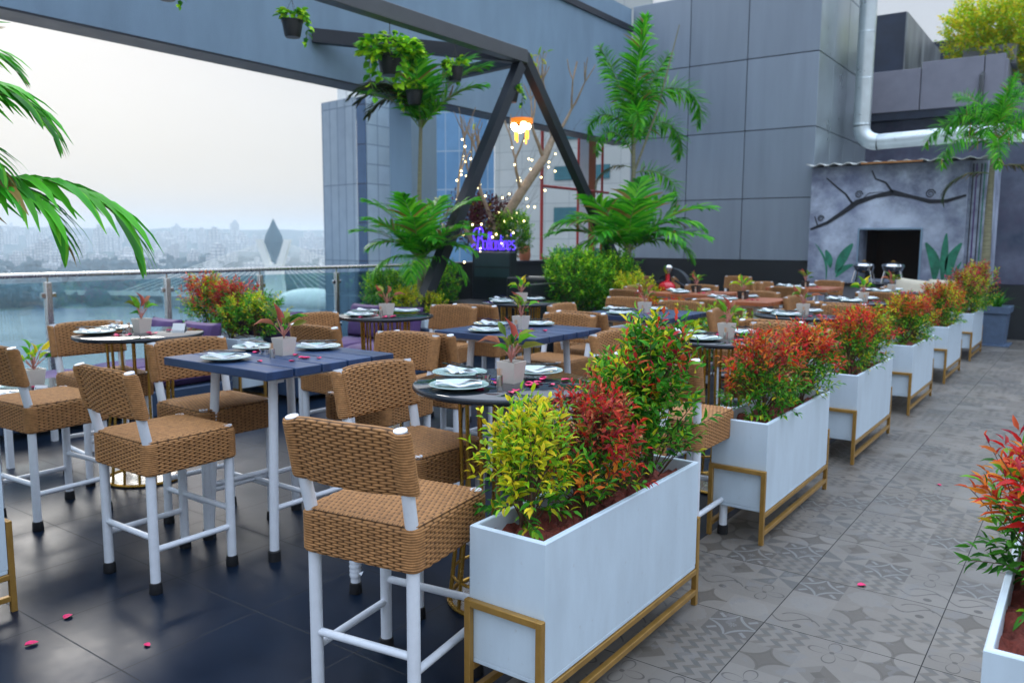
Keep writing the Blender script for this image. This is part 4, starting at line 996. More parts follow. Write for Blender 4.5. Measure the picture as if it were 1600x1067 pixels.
part('long_beam', MB().box(-6.88, -6.72, -1.5, 9.70, 4.09, 4.27, .004), 'beammetal', fr)
part('tie_beam', MB().obox((-6.80, 9.58, 4.16), (-8.40, 7.25, 4.20), .12, .17), 'dkmetal', fr)
part('tie_beam', MB().obox((-6.86, 9.66, 4.15), (-8.40, 9.95, 4.15), .12, .16), 'dkmetal', fr)
part('leg', MB().obox((-6.8, 9.60, 4.06), (-6.8, 7.02, .0), .13, .15), 'dkmetal', fr)
part('leg', MB().obox((-6.8, 9.69, 4.20), (-6.8, 13.75, .0), .13, .15), 'dkmetal', fr)
part('base_plate', MB().box(-6.92, -6.68, 6.88, 7.16, 0, .015), 'dkmetal', fr)
# ------------------------------------------------------------------ panel building
bd = root('panel_building', 'tall building clad in mauve grey panels with a black base', 'building', (0, 0, 0))
xs = [-8.39, -7.075, -5.865, -4.5]; zs_ = [1.262, 2.47, 3.79, 5.16, 6.55]
g = .008
for i in range(3):
    for j in range(4): part('cladding_panel', MB().box(xs[i]+g, xs[i+1]-(g if i < 2 else 0), 16.0, 16.03, zs_[j]+g, zs_[j+1]-g, .004), 'panel', bd)
for i in range(4):
    y0 = 16.032+i*1.0
    for j in range(5): part('cladding_panel', MB().box(-4.53, -4.5, y0+g, y0+1.0-g, zs_[j]+g if j < 4 else 6.56, (zs_[j+1]-g) if j < 4 else 8.2, .004), 'panelside', bd)
part('core', MB().box(-8.38, -4.535, 16.034, 20.05, 0, 6.52), 'dkmetal', bd)
part('base', MB().box(-8.398, -4.48, 15.94, 16.034, 0, 1.255), 'dark', bd)
# ------------------------------------------------------------------ mural hut
ht = root('mural_hut', 'small hut painted with marbled blue mural, vines and green leaves', 'hut', (0, 0, 0))
hx0, hx1, hy = -4.47, -1.88, 16.0; ox0, ox1, oz0, oz1 = -3.57, -2.56, .95, 1.85
wl = MB().box(hx0, ox0, 15.80, 16.4, 0, 3.0).box(ox1, hx1, 15.80, 16.4, 0, 3.0).box(ox0, ox1, 15.80, 16.4, oz1, 3.0).box(ox0, ox1, 15.80, 16.4, 0, oz0)
part('wall', wl, 'mural', ht)
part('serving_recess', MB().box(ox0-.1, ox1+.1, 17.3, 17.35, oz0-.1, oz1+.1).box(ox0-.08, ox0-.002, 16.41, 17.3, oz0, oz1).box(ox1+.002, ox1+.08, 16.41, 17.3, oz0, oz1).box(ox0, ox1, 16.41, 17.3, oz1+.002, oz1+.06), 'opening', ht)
part('opening_frame', MB().box(ox0-.03, ox0, 15.775, 15.84, oz0, oz1+.03).box(ox1, ox1+.03, 15.775, 15.84, oz0, oz1+.03).box(ox0, ox1, 15.775, 15.84, oz1, oz1+.03), 'stucco', ht)
part('side_wall', MB().box(hx0, hx0+.15, 16.41, 18.6, 0, 3.0).box(hx1-.15, hx1, 16.41, 18.6, 0, 3.0), 'mural', ht)
part('corner_pier', MB().box(-1.878, -1.62, 15.9, 18.6, 0, 3.0), 'mural', ht)
cr_ = MB(); n = 60; vs = []
for k in range(n+1):
    x = hx0-.06+(hx1+.32-hx0)*k/n; z = .022*math.cos(k*PI/2.5)
    vs += [(x, 15.62, 3.02+z), (x, 18.6, 3.14+z), (x, 15.62, 3.035+z), (x, 18.6, 3.155+z)]
fs = []
for k in range(n): a = k*4; fs += [(a, a+4, a+5, a+1), (a+2, a+3, a+7, a+6), (a, a+2, a+6, a+4)]
part('corrugated_roof', cr_.add(vs, fs), 'corr', ht)
part('roof_edge', MB().box(hx0+.9, hx0+1.9, 15.60, 15.615, 3.0, 3.03), 'rust', ht)
yp = 15.796
def leafpoly(p0, p1, w_, bend=0.):
    p0, p1 = Vector(p0), Vector(p1); d = p1-p0; nrm_ = Vector((-d.y, d.x)).normalized(); a = []; b = []
    for k in range(11):
        t_ = k/10; c_ = p0+d*t_+nrm_*bend*math.sin(PI*t_)*d.length; ww = w_*math.sin(PI*min(t_*.92+.04, 1))**.8
        a.append(c_+nrm_*ww); b.append(c_-nrm_*ww)
    return a+b[::-1]
def paint(name, poly, mat, y=yp):
    vs = [(p.x, y, p.y) for p in poly]; m = len(vs); half = m//2
    fs = [(i, i+1, m-2-i, m-1-i) for i in range(half-1)]
    part(name, MB().add(vs, fs), mat, ht)
for p0, p1, w_, b_ in [((-3.95, 1.05), (-3.68, 1.60), .085, .05), ((-4.05, 1.15), (-4.15, 1.48), .06, -.05), ((-3.95, .98), (-3.65, 1.22), .05, .1), ((-4.12, .9), (-4.35, 1.60), .02, -.12),
                       ((-2.3, .95), (-2.47, 1.62), .085, -.1), ((-2.18, .95), (-2.16, 1.78), .06, 0), ((-2.06, .95), (-1.92, 1.62), .08, .12), ((-1.98, .9), (-1.90, 1.3), .03, .1)]:
    paint('painted_leaf', leafpoly(p0, p1, w_, b_), 'mgreen')
def brush(pts, w_, name='painted_branch', mat='mdark', y=yp-.003):
    a, b = [], []
    P_ = [Vector(p) for p in pts]
    for i, p in enumerate(P_):
        d = (P_[min(i+1, len(P_)-1)]-P_[max(i-1, 0)]).normalized(); nn = Vector((-d.y, d.x)); ww = w_[i] if isinstance(w_, list) else w_*(1-.6*i/len(P_))
        a.append(p+nn*ww); b.append(p-nn*ww)
    paint(name, a+b[::-1], mat, y)
def spiral(cx, cy, r0, turns, dirn=1): return [(cx+r0*(1-.85*k/24)*math.cos(dirn*turns*2*PI*k/24), cy+r0*(1-.85*k/24)*math.sin(dirn*turns*2*PI*k/24)) for k in range(25)]
bran = [(-4.45, 1.86), (-4.15, 1.98), (-3.9, 2.15), (-3.65, 2.34), (-3.35, 2.44), (-3.05, 2.50), (-2.75, 2.42), (-2.45, 2.33), (-2.2, 2.33), (-1.9, 2.42)]
brush(bran, [.02, .03, .04, .05, .035, .05, .03, .035, .03, .02])
brush([(-3.72, 2.32), (-3.85, 2.5), (-4.0, 2.62), (-4.2, 2.8)], .02); brush([(-3.05, 2.5), (-3.18, 2.68), (-3.35, 2.75), (-3.42, 2.9)], .02); brush([(-4.32, 1.93), (-4.38, 2.1)], .012)
brush([(-3.6, 2.36), (-3.45, 2.5), (-3.2, 2.52)], .008)
for cx, cy, r_ in ((-3.62, 2.48, .07), (-2.45, 2.46, .08), (-4.27, 2.06, .06)): brush(spiral(cx, cy, r_, 2), .010)
for k, xx in enumerate((-1.84, -1.79, -1.72, -1.67)): part('painted_drip', MB().add([(xx, 15.895, 0), (xx+.018+.012*(k == 1), 15.895, 0), (xx+.018, 15.895, 2.95), (xx, 15.895, 2.95)], [(0, 1, 2, 3)]), ('mdark', 'mpurple', 'mdark', 'mgreen')[k], ht)
mw = root('mural_wall', 'dark purple marbled mural wall at the right edge over a black base', 'wall', (0, 0, 0))
part('wall', MB().box(-1.45, 5, 16.2, 16.6, .92, 3.3), 'mural2', mw); part('base', MB().box(-1.5, 5, 16.0, 16.58, 0, .91), 'dark', mw)
part('post', MB().box(-.62, -.5, 15.9, 16.0, 0, 1.5), 'dkmetal', mw)
# ------------------------------------------------------------------ roofscape behind the hut
rb = root('rear_block', 'dark navy rooftop block with streaked metal side', 'building', (0, 0, 0))
part('wall', MB().box(-4.80, -4.12, 21.62, 24.6, 2, 7.05), 'navywall', rb); part('streaked_side', MB().box(-4.118, -4.08, 21.6, 26.5, 2, 7.03), 'streak', rb)
part('wall', MB().box(-4.4, 8, 26.6, 27.2, 0, 7.35), 'navywall', rb)
cp_ = root('concrete_parapet', 'mauve concrete panel parapet high above the hut', 'wall', (0, 0, 0))
for a, b in ((-5.3, -3.62), (-3.60, -2.36), (-2.34, -1.95)): part('panel', MB().box(a, b, 21.0, 21.3, 4.66, 5.72 if b > -3.7 and b > -2.4 else 5.60, .006), 'concrete', cp_)
part('panel', MB().box(-1.948, -1.90, 21.0, 27, 4.66, 5.6), 'concrete', cp_)
part('ledge', MB().box(-5.3, -1.9, 21.02, 21.32, 4.48, 4.655), 'navywall', cp_)
part('vent_pipe', MB().tube([(-2.38, 20.95, 4.5), (-2.38, 20.95, 5.28), (-2.38, 21.03, 5.33)], .05, 10), 'beammetal', cp_)
rw = root('rear_wall', 'grey stained wall between the hut roof and the concrete parapet', 'wall', (0, 0, 0))
part('wall', MB().box(-6, 8, 21.35, 21.6, 0, 4.48), 'mural2', rw)
tb = root('box_tree', 'pale concrete trough carrying the yellow green roof tree', 'planter', (-2.35, 21.75, 5.58)); part('trough', MB().box(-.5, .55, -.3, .5, -.02, .42, .01), 'concrete', tb); part('soil', MB().box(-.45, .5, -.25, .45, .422, .44), 'dsoil', tb)
shrub('treetop', (-2.3, 21.9, 5.45), 0, 'yellow green bushy tree on the roof parapet', 'roof trees', (.95, .95, 1.0), 'tree', 'bushy_tree')
shrub('treetop', (-.9, 22.6, 5.0), 2, 'lower yellow bushy tree right of the roof trough', 'roof trees', .9, 'tree', 'bushy_tree')
dc = root('vent_duct', 'silver ventilation duct bending from vertical to horizontal above the hut', 'duct', (0, 0, 0))
part('vertical_run', MB().tube([(-4.12, 17.9, 6.9), (-4.12, 17.9, 3.98)], .165, 24, False), 'duct', dc)
elb = [(-4.12+.32*(1-math.cos(a)), 17.9, 3.96-.32*math.sin(a)) for a in [k*PI/16 for k in range(9)]]
part('elbow', MB().tube(elb, .166, 24, False), 'duct', dc)
part('horizontal_run', MB().tube([(-3.79, 17.9, 3.64), (-1.75, 17.9, 3.70)], .155, 24, False), 'duct', dc)
el2 = [(-1.75+.42*math.sin(a), 17.9, 3.70-.42*(1-math.cos(a))) for a in [k*PI/16 for k in range(9)]]
part('elbow', MB().tube(el2+[(-1.33, 17.9, 2.9)], .158, 24, False), 'duct', dc)
sm = MB()
for z in (4.0, 4.9, 5.8, 6.7): sm.lathe([(.166, 0), (.172, .01), (.166, .02)], (-4.12, 17.9, z), 24)
part('seam_bands', sm, 'duct', dc); part('cap', MB().lathe([(.18, 0), (.26, .02), (.26, .04), (.0001, .12)], (-4.12, 17.9, 6.9), 24), 'duct', dc)
# ------------------------------------------------------------------ buffet, chafing dishes, couch
bf = root('buffet_counter', 'grey buffet counter in front of the mural hut', 'counter', (0, 0, 0))
part('body', MB().box(-3.72, -2.55, 14.95, 15.55, 0, .88, .01), 'buff', bf); part('worktop', MB().box(-3.76, -2.5, 14.9, 15.6, .882, .93, .008), 'granite', bf)
part('panel', MB().box(-3.35, -2.65, 14.94, 14.949, .15, .8), 'steel', bf); part('handle', MB().ball((-3.62, 14.93, .6), .05, 10, 6, (1, .4, 1)), 'dark', bf)
for k, (x, lb) in enumerate(((-3.33, 'left silver chafing dish on the buffet counter'), (-2.86, 'right silver chafing dish on the buffet counter'))):
    t = root('chafing_dish', lb, 'chafing dish', (x, 15.2, .93), .1*k, 'chafing dishes on the buffet')
    part('pan', MB().lathe([(.08, .16), (.15, .20), (.175, .27), (.19, .275), (.19, .285)], n=28), 'chrome', t)
    part('lid', MB().lathe([(.188, .287), (.17, .32), (.10, .35), (.0001, .36)], n=28), 'chrome', t)
    part('handle', MB().tube([(-.03, -.03, .355), (0, -.03, .385), (.03, -.03, .355)], .008, 6), 'gold', t)
    for a in (-1, 1):
        for b in (-1, 1): part('leg', MB().tube([(a*.12, b*.1, .2), (a*.165, b*.13, 0)], .012, 8), 'chrome', t)
    part('burner', MB().lathe([(.04, 0), (.045, .06), (.03, .065)], n=14), 'gold', t)
cs = root('couch', 'low navy couch with cream cushions in front of the painted leaves', 'sofa', (-2.15, 14.2, 0))
part('frame', MB().box(-.42, .55, -.3, .5, .1, .42, .02).box(-.42, .55, .42, .5, .422, .78, .01), 'frame', cs); c_ = part('cushion', cushion(.9, .7, .16), 'cream', cs); c_.location = (.08, .08, .49)
for k, (x, rz, m_, lb) in enumerate(((-2.42, .15, 'cream', 'beige square pillow tilted on the far couch'), (-1.95, -.05, 'cream', 'long cream pillow on the far couch'))):
    c_ = ob('pillow', cushion(.5, .36, .15, seed=k).mesh('pillow', M[m_]), None, (x, 14.5-.1*(1-k), .86)); c_.rotation_euler = (math.radians(78), .12*(1-k), rz); tag(c_, lb, 'pillow', 'cream pillows')
for k, (x, y, z, lb) in enumerate([(-4.2, 12.05, .98, 'tiny green potted plant on the wall edge of the hut orange table'), (-4.55, 13.4, .98, 'dark potted plant near the farthest stool')]):
    pass
# ------------------------------------------------------------------ black bar with lit sign, bench
br_ = root('bar_cabinet', 'black bar cabinet with teal front below the lit purple sign', 'cabinet', (0, 0, 0))
part('body', MB().box(-7.85, -7.12, 9.85, 10.02, 0, 1.44, .008), 'cabinet', br_); part('front_panel', MB().box(-7.80, -7.14, 9.842, 9.849, 1.06, 1.20), 'teal', br_); part('front_panel', MB().box(-7.80, -7.14, 9.842, 9.849, 1.22, 1.42), 'teal', br_)
bn = root('bench', 'long black bench with drawers and a silver handle', 'bench', (0, 0, 0))
part('seat', MB().box(-7.85, -6.35, 9.05, 9.80, .66, .72, .01), 'cabinet', bn); part('body', MB().box(-7.83, -6.37, 9.12, 9.80, 0, .655, .006), 'cabinet', bn)
part('backrest', MB().box(-7.10, -6.35, 9.72, 9.84, .722, 1.08, .02), 'cabinet', bn)
part('armrest', MB().box(-6.345, -6.20, 9.05, 9.84, 0, 1.02, .01), 'cabinet', bn)
part('handle', MB().tube([(-7.50, 9.10, .56), (-7.50, 9.08, .58), (-7.30, 9.08, .58), (-7.30, 9.10, .56)], .008, 6), 'chrome', bn)
ts = root('pebble_tray', 'small pale stones on the black bench back', 'stones', (-6.6, 9.78, 1.08)); mb = MB()
for k in range(9): mb.ball((-.12+.03*k, 0, .012), .016, 7, 5, (1.2, 1, .7))
part('stone', mb, 'ceramic', ts)
sg = root('neon_sign', "lit purple script sign reading Ballantine's on the black cabinet", 'sign', (-7.95, 10.02, 1.45), math.radians(10))
def glyph(ch, x):
    A = .05; q = []
    def arc(cx, cy, rx, ry, a0, a1, n=12): return [(cx+rx*math.cos(math.radians(a0+(a1-a0)*k/n)), cy+ry*math.sin(math.radians(a0+(a1-a0)*k/n))) for k in range(n+1)]
    xh = .105
    if ch == 'B': q = [[(.06, .0), (.075, .10), (.095, .24)], arc(.06, .17, .07, .075, 250, 70, 14)+[(.13, .262)]+arc(.10, .195, .06, .065, 80, -90, 12)+arc(.105, .065, .062, .065, 90, -140, 14), arc(.0, .03, .035, .03, 60, 300, 8)]; w_ = .165
    elif ch == 'a': q = [arc(.035, xh/2, .032, xh/2, 60, 400, 14), [(.068, xh), (.064, .02), (.085, 0), (.10, .02)]]; w_ = .078
    elif ch == 'l': q = [[(0, .02), (.035, .16), (.03, .205), (.015, .19), (.012, .03), (.03, 0), (.045, .015)]]; w_ = .036
    elif ch == 'n': q = [[(.0, xh*.8), (.012, xh), (.014, 0)], [(.014, xh*.6), (.04, xh), (.052, xh*.8), (.052, .015), (.07, 0), (.08, .02)]]; w_ = .066
    elif ch == 't': q = [[(.022, .17), (.016, .03), (.03, 0), (.045, .015)], [(-.005, xh), (.045, xh+.01)]]; w_ = .040
    elif ch == 'i': q = [[(.01, xh), (.008, .02), (.022, 0), (.032, .015)], [(.014, xh+.035), (.017, xh+.045)]]; w_ = .032
    elif ch == 'e': q = [[(.004, xh*.45), (.05, xh*.6)]+arc(.03, xh/2, .028, xh/2, 20, 330, 14)]; w_ = .056
    elif ch == "'": q = [[(.01, .19), (.004, .155)]]; w_ = .02
    elif ch == 's': q = [arc(.03, xh*.74, .022, xh*.26, 40, 230, 8)+arc(.03, xh*.27, .024, xh*.27, 60, -150, 8)]; w_ = .055
    return q, w_
x = 0
for ch in "Ballantine's":
    q, w_ = glyph(ch, x); mb = MB()
    for st_ in q: mb.tube([(x*.98+a, .0, b*1.35+.02) for a, b in st_], .0075 if ch != 'B' else .011, 8)
    part('letter', mb, 'purplesign', sg); x += w_
part('backing_bar', MB().box(.0, x, .01, .025, .0, .03), 'dkmetal', sg)
# ------------------------------------------------------------------ hedge and bed plants near the steel frame
for k, (x, y, rz, sc, lb) in enumerate([(-6.10, 9.95, 0, 1.05, 'dense green hedge bush right of the black bench, left half'), (-5.95, 10.75, 1.3, 1.02, 'dense green hedge bush right of the black bench, right half')]):
    shrub('greenhedge', (x, y, .42), rz, lb, 'hedge bushes', sc)
shrub('yellowflower', (-5.35, 10.35, .55), .4, 'leaves right of the hedge, yellow uplight painted into their colour', None, 1.3); shrub('yellowflower', (-5.15, 10.6, .35), 2.4, 'yellow leaved low plant below the tall palm', None, 1.3)  # yellow uplight beside the hedge is put into the leaf colour
tr = root('bed_trough', 'black raised bed below the hedge', 'planter', (0, 0, 0)); part('box', MB().box(-6.6, -4.9, 9.6, 11.4, 0, .44, .01), 'cabinet', tr); part('soil', MB().box(-6.5, -5.0, 9.7, 11.3, .442, .46), 'dsoil', tr)
for k, (x, y, sc, kd, lb) in enumerate([(-4.25, 8.55, .8, 'orange', 'orange shrub in front of the red ornament'), (-3.75, 8.3, .8, 'redtop', 'red shrub right of the red ornament'), (-2.95, 7.35, 1.25, 'greenlow', 'green leafy plant behind the planter table stools')]):
    pr = dup(pl0, (x, y-.6, 0), 0, ('white planter hidden under the orange shrub', 'white planter hidden under the red shrub', 'white planter hidden under the green leafy plant')[k], G) if k < 2 else None
    shrub(kd, (x, y, .58 if k < 2 else .35), k, lb, g2, sc)
og = root('red_ornament', 'red and black ornament with a chrome cap standing among the tables', 'ornament', (-4.95, 10.75, .0))
part('arch_back', MB().add([((.30+.0)*math.cos(a)*s_, .06*e, .98+.26*math.sin(a)*s_) for e in (-1, 1) for s_ in (1, .62) for a in [k*PI/12-.2 for k in range(15)]], [(k, k+1, k+16, k+15) for k in range(14)]+[(30+k+1, 30+k, 45+k, 45+k+1) for k in range(14)]+[(k, k+30, k+31, k+1) for k in range(14)]+[(15+k+1, 15+k+31, 15+k+30, 15+k) for k in range(14)]), 'dkmetal', og)
part('red_dome', MB().ball((0, -.10, .96), .13, 20, 12, (1, .7, .75)), 'red', og); part('red_skirt', MB().lathe([(.09, .55), (.13, .72), (.11, .86)], (0, -.08, 0), 18), 'red', og)
part('neck', MB().tube([(0, -.08, 1.02), (0, -.08, 1.18)], .03, 10), 'red', og); part('cap', MB().lathe([(.05, 1.16), (.07, 1.20), (.07, 1.25), (.04, 1.28)], (0, -.08, 0), 16), 'chrome', og)
part('grip', MB().tube([(-.10, -.05, 1.06), (-.28, -.1, .98)], .02, 8), 'dkmetal', og); part('grip', MB().tube([(.10, -.05, 1.06), (.28, -.1, .98)], .02, 8), 'dkmetal', og); part('stand', MB().tube([(0, -.05, 0), (0, -.05, .6)], .04, 10), 'dkmetal', og)
# ------------------------------------------------------------------ palms
def palm(name, label, loc, trunk, rad, fr_list, mat='palmtrunk', group='potted palms'):
    t = root(name, label, 'palm', loc, 0, group)
    for pts, r_ in zip(trunk, rad): part('trunk', MB().tube(pts, r_, 10), mat, t)
    for (kd, p, az, tl, sc) in fr_list: frond(t, kd, p, math.radians(az), math.radians(tl), sc)
    return t
rp_ = random.Random(6)
# left palm in front of the pillar
fl = [('c', (0, 0, 2.85), 36, 14, .95), ('c', (0, 0, 2.85), 50, 4, .95), ('c', (0, 0, 2.85), 200, 10, .8), ('c', (0, 0, 2.85), 120, 4, .8), ('c', (0, 0, 2.85), 300, 8, .85), ('old', (0, 0, 2.95), 205, -52, .95), ('old', (0, 0, 3.0), 230, -48, .95), ('old', (0, 0, 3.0), 190, -40, .9), ('old', (0, 0, 3.0), 250, -50, .9), ('c', (0, 0, 2.85), 215, 26, .7), ('c', (0, 0, 2.85), 20, 26, .8)]
palm('palm_tree', 'slender palm with a single trunk in front of the stucco pillar', (-7.35, 8.15, .2), [[(0, 0, 0), (.03, 0, 1.), (-.04, 0, 2.), (0, 0, 3.02)]], [[.045, .035, .03, .022]], fl)
fl = [(kd, (0, 0, 1.0), az, tl, sc*.66) for kd, az, tl, sc in (('c', 0, 28, 1.0), ('c', 60, 20, .95), ('c', 120, 30, .95), ('c', 180, 26, 1.0), ('c', 215, 34, 1.1), ('c', 240, 22, 1.05), ('c', 300, 20, 1.0), ('c', 36, 36, 1.05), ('a', 205, 20, .95), ('a', 30, 24, .95), ('a', 330, 10, .9), ('a', 150, 12, .9), ('c', 90, 0, 1.15), ('c', 280, 2, 1.15), ('c', 216, 10, 1.2), ('c', 36, 10, 1.25), ('b', 216, 30, 1.0), ('b', 36, 34, 1.0), ('b', 300, 30, 1.0))]
palm('bushy_palm', 'bushy low palm with upright bright fronds below the slender palm', (-7.02, 7.75, .35), [[(0, 0, 0), (0, 0, 1.0)]], [[.05, .035]], fl)
# tall palm right of the frame
fl = [('plume', (0, 0, 3.3), 95, 0, 1.0), ('plume', (0, .02, 3.2), 200, 9, .82), ('plume', (0, 0, 3.25), 36, 11, .72), ('plume2', (0, 0, 3.35), 36, 6, .92), ('plume2', (0, 0, 3.0), 60, 14, .8), ('plume2', (0, 0, 3.1), 216, 4, .62), ('plume2', (0, 0, 3.0), 300, 0, .7), ('dense2', (0, 0, 2.6), 36, 36, .9), ('old', (0, 0, 2.7), 225, 0, .7), ('plume2', (0, 0, 2.9), 236, 10, .55)]
palm('palm_tree', 'tallest palm with dense bottlebrush fronds against the grey panel wall', (-6.25, 12.0, .1), [[(0, 0, 0), (-.03, 0, 1.5), (.03, 0, 2.6), (0, 0, 3.5)], [(.03, 0, 2.6), (.35, .15, 3.6), (.62, .3, 4.9)]], [[.06, .045, .035, .025], [.02, .016, .008]], fl)
fl = [(kd, (0, 0, 1.15), az, tl, sc*.80) for kd, az, tl, sc in (('c', 35, 30, 1.45), ('a', 20, 14, 1.3), ('c', 60, 10, 1.2), ('c', 120, 14, 1.2), ('a', 205, 14, 1.35), ('c', 215, 46, 1.25), ('c', 250, 18, 1.25), ('c', 300, 20, 1.2), ('a', 345, 24, 1.2), ('c', 5, 48, 1.25), ('c', 170, 30, 1.2), ('a', 270, 20, 1.1), ('c', 90, -4, 1.3), ('b', 30, 16, 1.3), ('b', 225, 16, 1.2))]
palm('bushy_palm', 'bushy palm with wide arching fronds below the tallest palm', (-5.95, 11.35, .3), [[(0, 0, 0), (0, 0, 1.3)]], [[.06, .045]], fl)
# right palm in the blue grey pot
fl = [('plume2', (0, 0, 2.7), 205, 4, .62), ('plume', (0, 0, 2.8), 60, 10, .55), ('plume2', (0, 0, 2.7), 30, 10, .6), ('dense2', (0, 0, 2.7), 200, 2, 1.0), ('dense2', (0, 0, 2.6), 225, 18, .95), ('dense2', (0, 0, 2.75), 10, 0, .95), ('dense', (0, 0, 2.85), 60, 4, .8), ('dense2', (0, 0, 2.6), 330, 10, .95), ('dense', (0, 0, 2.85), 150, 2, .75), ('old', (0, 0, 2.3), 20, 0, 1.0), ('dense2', (0, 0, 2.5), 280, 16, .9), ('old', (0, 0, 2.2), 190, 0, .8)]
palm('palm_tree', 'palm with ringed trunk standing in the blue grey pot', (-1.47, 15.05, .5), [[(0, 0, 0), (.0, 0, .9), (-.01, 0, 1.8), (0, 0, 2.85)]], [[.085, .065, .05, .03]], fl)
bp = root('square_pot', 'large square blue grey concrete pot at the end of the planter row', 'pot', (-1.38, 15.05, 0), .0)
mb = MB(); a, b, h = .26, .31, .62; vs = []
for (r_, z) in ((a, 0), (b-.02, h-.1), (b+.01, h-.1), (b+.02, h), (b-.03, h), (b-.05, h-.06)): vs += [(-r_, -r_, z), (r_, -r_, z), (r_, r_, z), (-r_, r_, z)]
part('pot', mb.add(vs, [(3, 2, 1, 0), (20, 21, 22, 23)]+[(l*4+k, l*4+(k+1) % 4, (l+1)*4+(k+1) % 4, (l+1)*4+k) for l in range(5) for k in range(4)]), 'bluepot', bp); part('soil', MB().box(-.25, .25, -.25, .25, .562, .575), 'dsoil', bp); part('saucer', MB().box(-.30, .34, -.32, .30, -.0, .02), 'bluepot', bp)
def spiky(name, label, loc, n, L, pal, seed, w_=.03, group=None):
    rng = np.random.default_rng(seed); V_, F_, Cc = [], [], []
    for k in range(n):
        a = rng.uniform(0, 2*PI); el = rng.uniform(.7, 1.35); p = np.array([rng.normal(0, .02), rng.normal(0, .02), 0]); d = np.array([math.cos(a)*math.cos(el), math.sin(a)*math.cos(el), math.sin(el)]); sd = np.cross(d, [0, 0, 1]); sd /= np.linalg.norm(sd); o = len(V_); ll = L*rng.uniform(.5, 1); c = np.array(PAL[pal][rng.integers(0, 3)])
        for i in range(6):
            ww = w_/2*(1-(i/5)**2*.95); V_ += [p-sd*ww, p+sd*ww]; Cc += [c, c*1.1]; d = d+np.array([0, 0, -.22]); d /= np.linalg.norm(d); p = p+d*ll/5
        F_ += [(o+i*2, o+i*2+1, o+i*2+3, o+i*2+2) for i in range(5)]
    t = root(name, label, 'plant', loc, 0, group); ob('foliage', npmesh('blades', np.array(V_), np.array(F_), M['leaf'], np.array(Cc)), t); return t
spiky('spider_plant', 'grassy plant with arching blades in the blue grey pot', (-1.25, 14.95, .575), 40, .45, 'green', 3)
spiky('spider_plant', 'thin bladed grassy plant beside the left palm foot', (-6.85, 7.45, .60), 22, .4, 'green', 4, .02)
# foreground palm fronds from outside the left edge
fl = [('n', (0, 0, 1.66), 50, -4, .92), ('n', (0, 0, 1.72), 38, 0, .72), ('n', (0, 0, 1.85), 30, -12, .55), ('n', (0, 0, 2.1), 58, -6, .62), ('n', (0, 0, 2.0), 45, -22, .60), ('n', (0, 0, 2.25), 70, -20, .5), ('c', (0, 0, 1.9), 130, 10, .9), ('b', (0, 0, 1.9), 200, 5, 1.), ('n', (0, 0, 1.75), 260, 5, .9), ('n', (0, 0, 1.75), 310, 0, .8)]
palm('palm_tree', 'palm just outside the left edge whose arching fronds cross the sky', (-4.35, 1.28, .0), [[(0, 0, .0), (0, 0, .8), (0, 0, 2.35)]], [[.06, .05, .03]], fl)
part('pot', MB().lathe([(.2, .0), (.26, .4), (.28, .42), (.25, .42), (.24, .38), (.001, .38)], (-4.35, 1.28, 0), 24), 'bluepot', [o for o in C.objects if o.get('label', '').startswith('palm just outside')][0]).location = (4.35-4.35, 0, 0)
for o in C.objects:
    if o.parent and o.parent.get('label', '').startswith('palm just outside') and o.name.startswith('pot'):
        for v in o.data.vertices: v.co.x += 4.35; v.co.y -= 1.28
# ------------------------------------------------------------------ hanging pots
def pothos(seed, n, trail, big=1.):
    rng = np.random.default_rng(seed); P, D, Ls, Cc = [], [], [], []; mb = MB()
    for k in range(n):
        a = rng.uniform(0, 2*PI); r = .10*big*math.sqrt(rng.random())+.02; P.append([r*math.cos(a), r*math.sin(a), .02+.10*big*(rng.random()-(.35 if big > 1 else 0))*(1.3-r/.12/big)]); D.append([math.cos(a), math.sin(a), rng.uniform(-.5, .6)]); Ls.append(rng.uniform(.05, .075)); Cc.append(pick(rng, ['lime', 'lime', 'green'][k % 3], 1)[0])
    for (a, ln) in trail:
        pts = []
        for i in range(9):
            f_ = i/8; pts.append((math.cos(a)*(.11+.05*math.sin(f_*3)), math.sin(a)*(.11+.05*math.sin(f_*3)), .03-ln*f_**1.3))
            for q in range(2): P.append(list(pts[-1])); b = a+rng.normal(0, 1.2); D.append([math.cos(b), math.sin(b), -.8]); Ls.append(rng.uniform(.05, .075)); Cc.append(pick(rng, ['lime', 'green'][i % 2], 1)[0])
        mb.tube(pts, .003, 4)
    P, D, Ls, Cc = map(np.array, (P, D, Ls, Cc))
    return leaves('pothos', P, D, Ls, Ls*.72, Cc, rng), mb.mesh('pothos vine', M['rachis'])
PO = [pothos(1, 90, [(.3, .22)]), pothos(2, 420, [(3.3, .34), (3.8, .2), (0, .15), (1, .2), (5, .25)], 1.9), pothos(3, 110, [(2.9, .12), (.1, .16)]), pothos(4, 130, [(.5, .2), (5, .15)])]
HP = MB().lathe([(.001, -.145), (.062, -.145), (.070, -.13), (.088, -.03), (.088, -.02), (.095, -.018), (.095, 0), (.086, 0), (.08, -.02), (.001, -.022)], n=24).mesh('hanging pot', M['blackpot'])
def hanging(x, y, z, ztop, k, lb, sc=1.):
    t = root('hanging_pot', lb, 'hanging pot', (x, y, z), k, 'black hanging pots of trailing pothos'); t.scale = (sc,)*3
    ob('pot', HP, t); h = (ztop-z)/sc
    mb = MB()
    for a in (0, 2.1, 4.2): mb.tube([(.09*math.cos(a), .09*math.sin(a), -.01), (0, 0, min(.28, h*.7))], .0018, 4)
    mb.tube([(0, 0, min(.28, h*.7)), (0, 0, h)], .003, 4); part('hanger', mb, 'wire', t)
    f = ob('foliage', PO[k][0], t); ob('vine', PO[k][1], t)
hanging(-6.8, 4.25, 3.82, 4.09, 0, 'black hanging pot cut by the top edge')
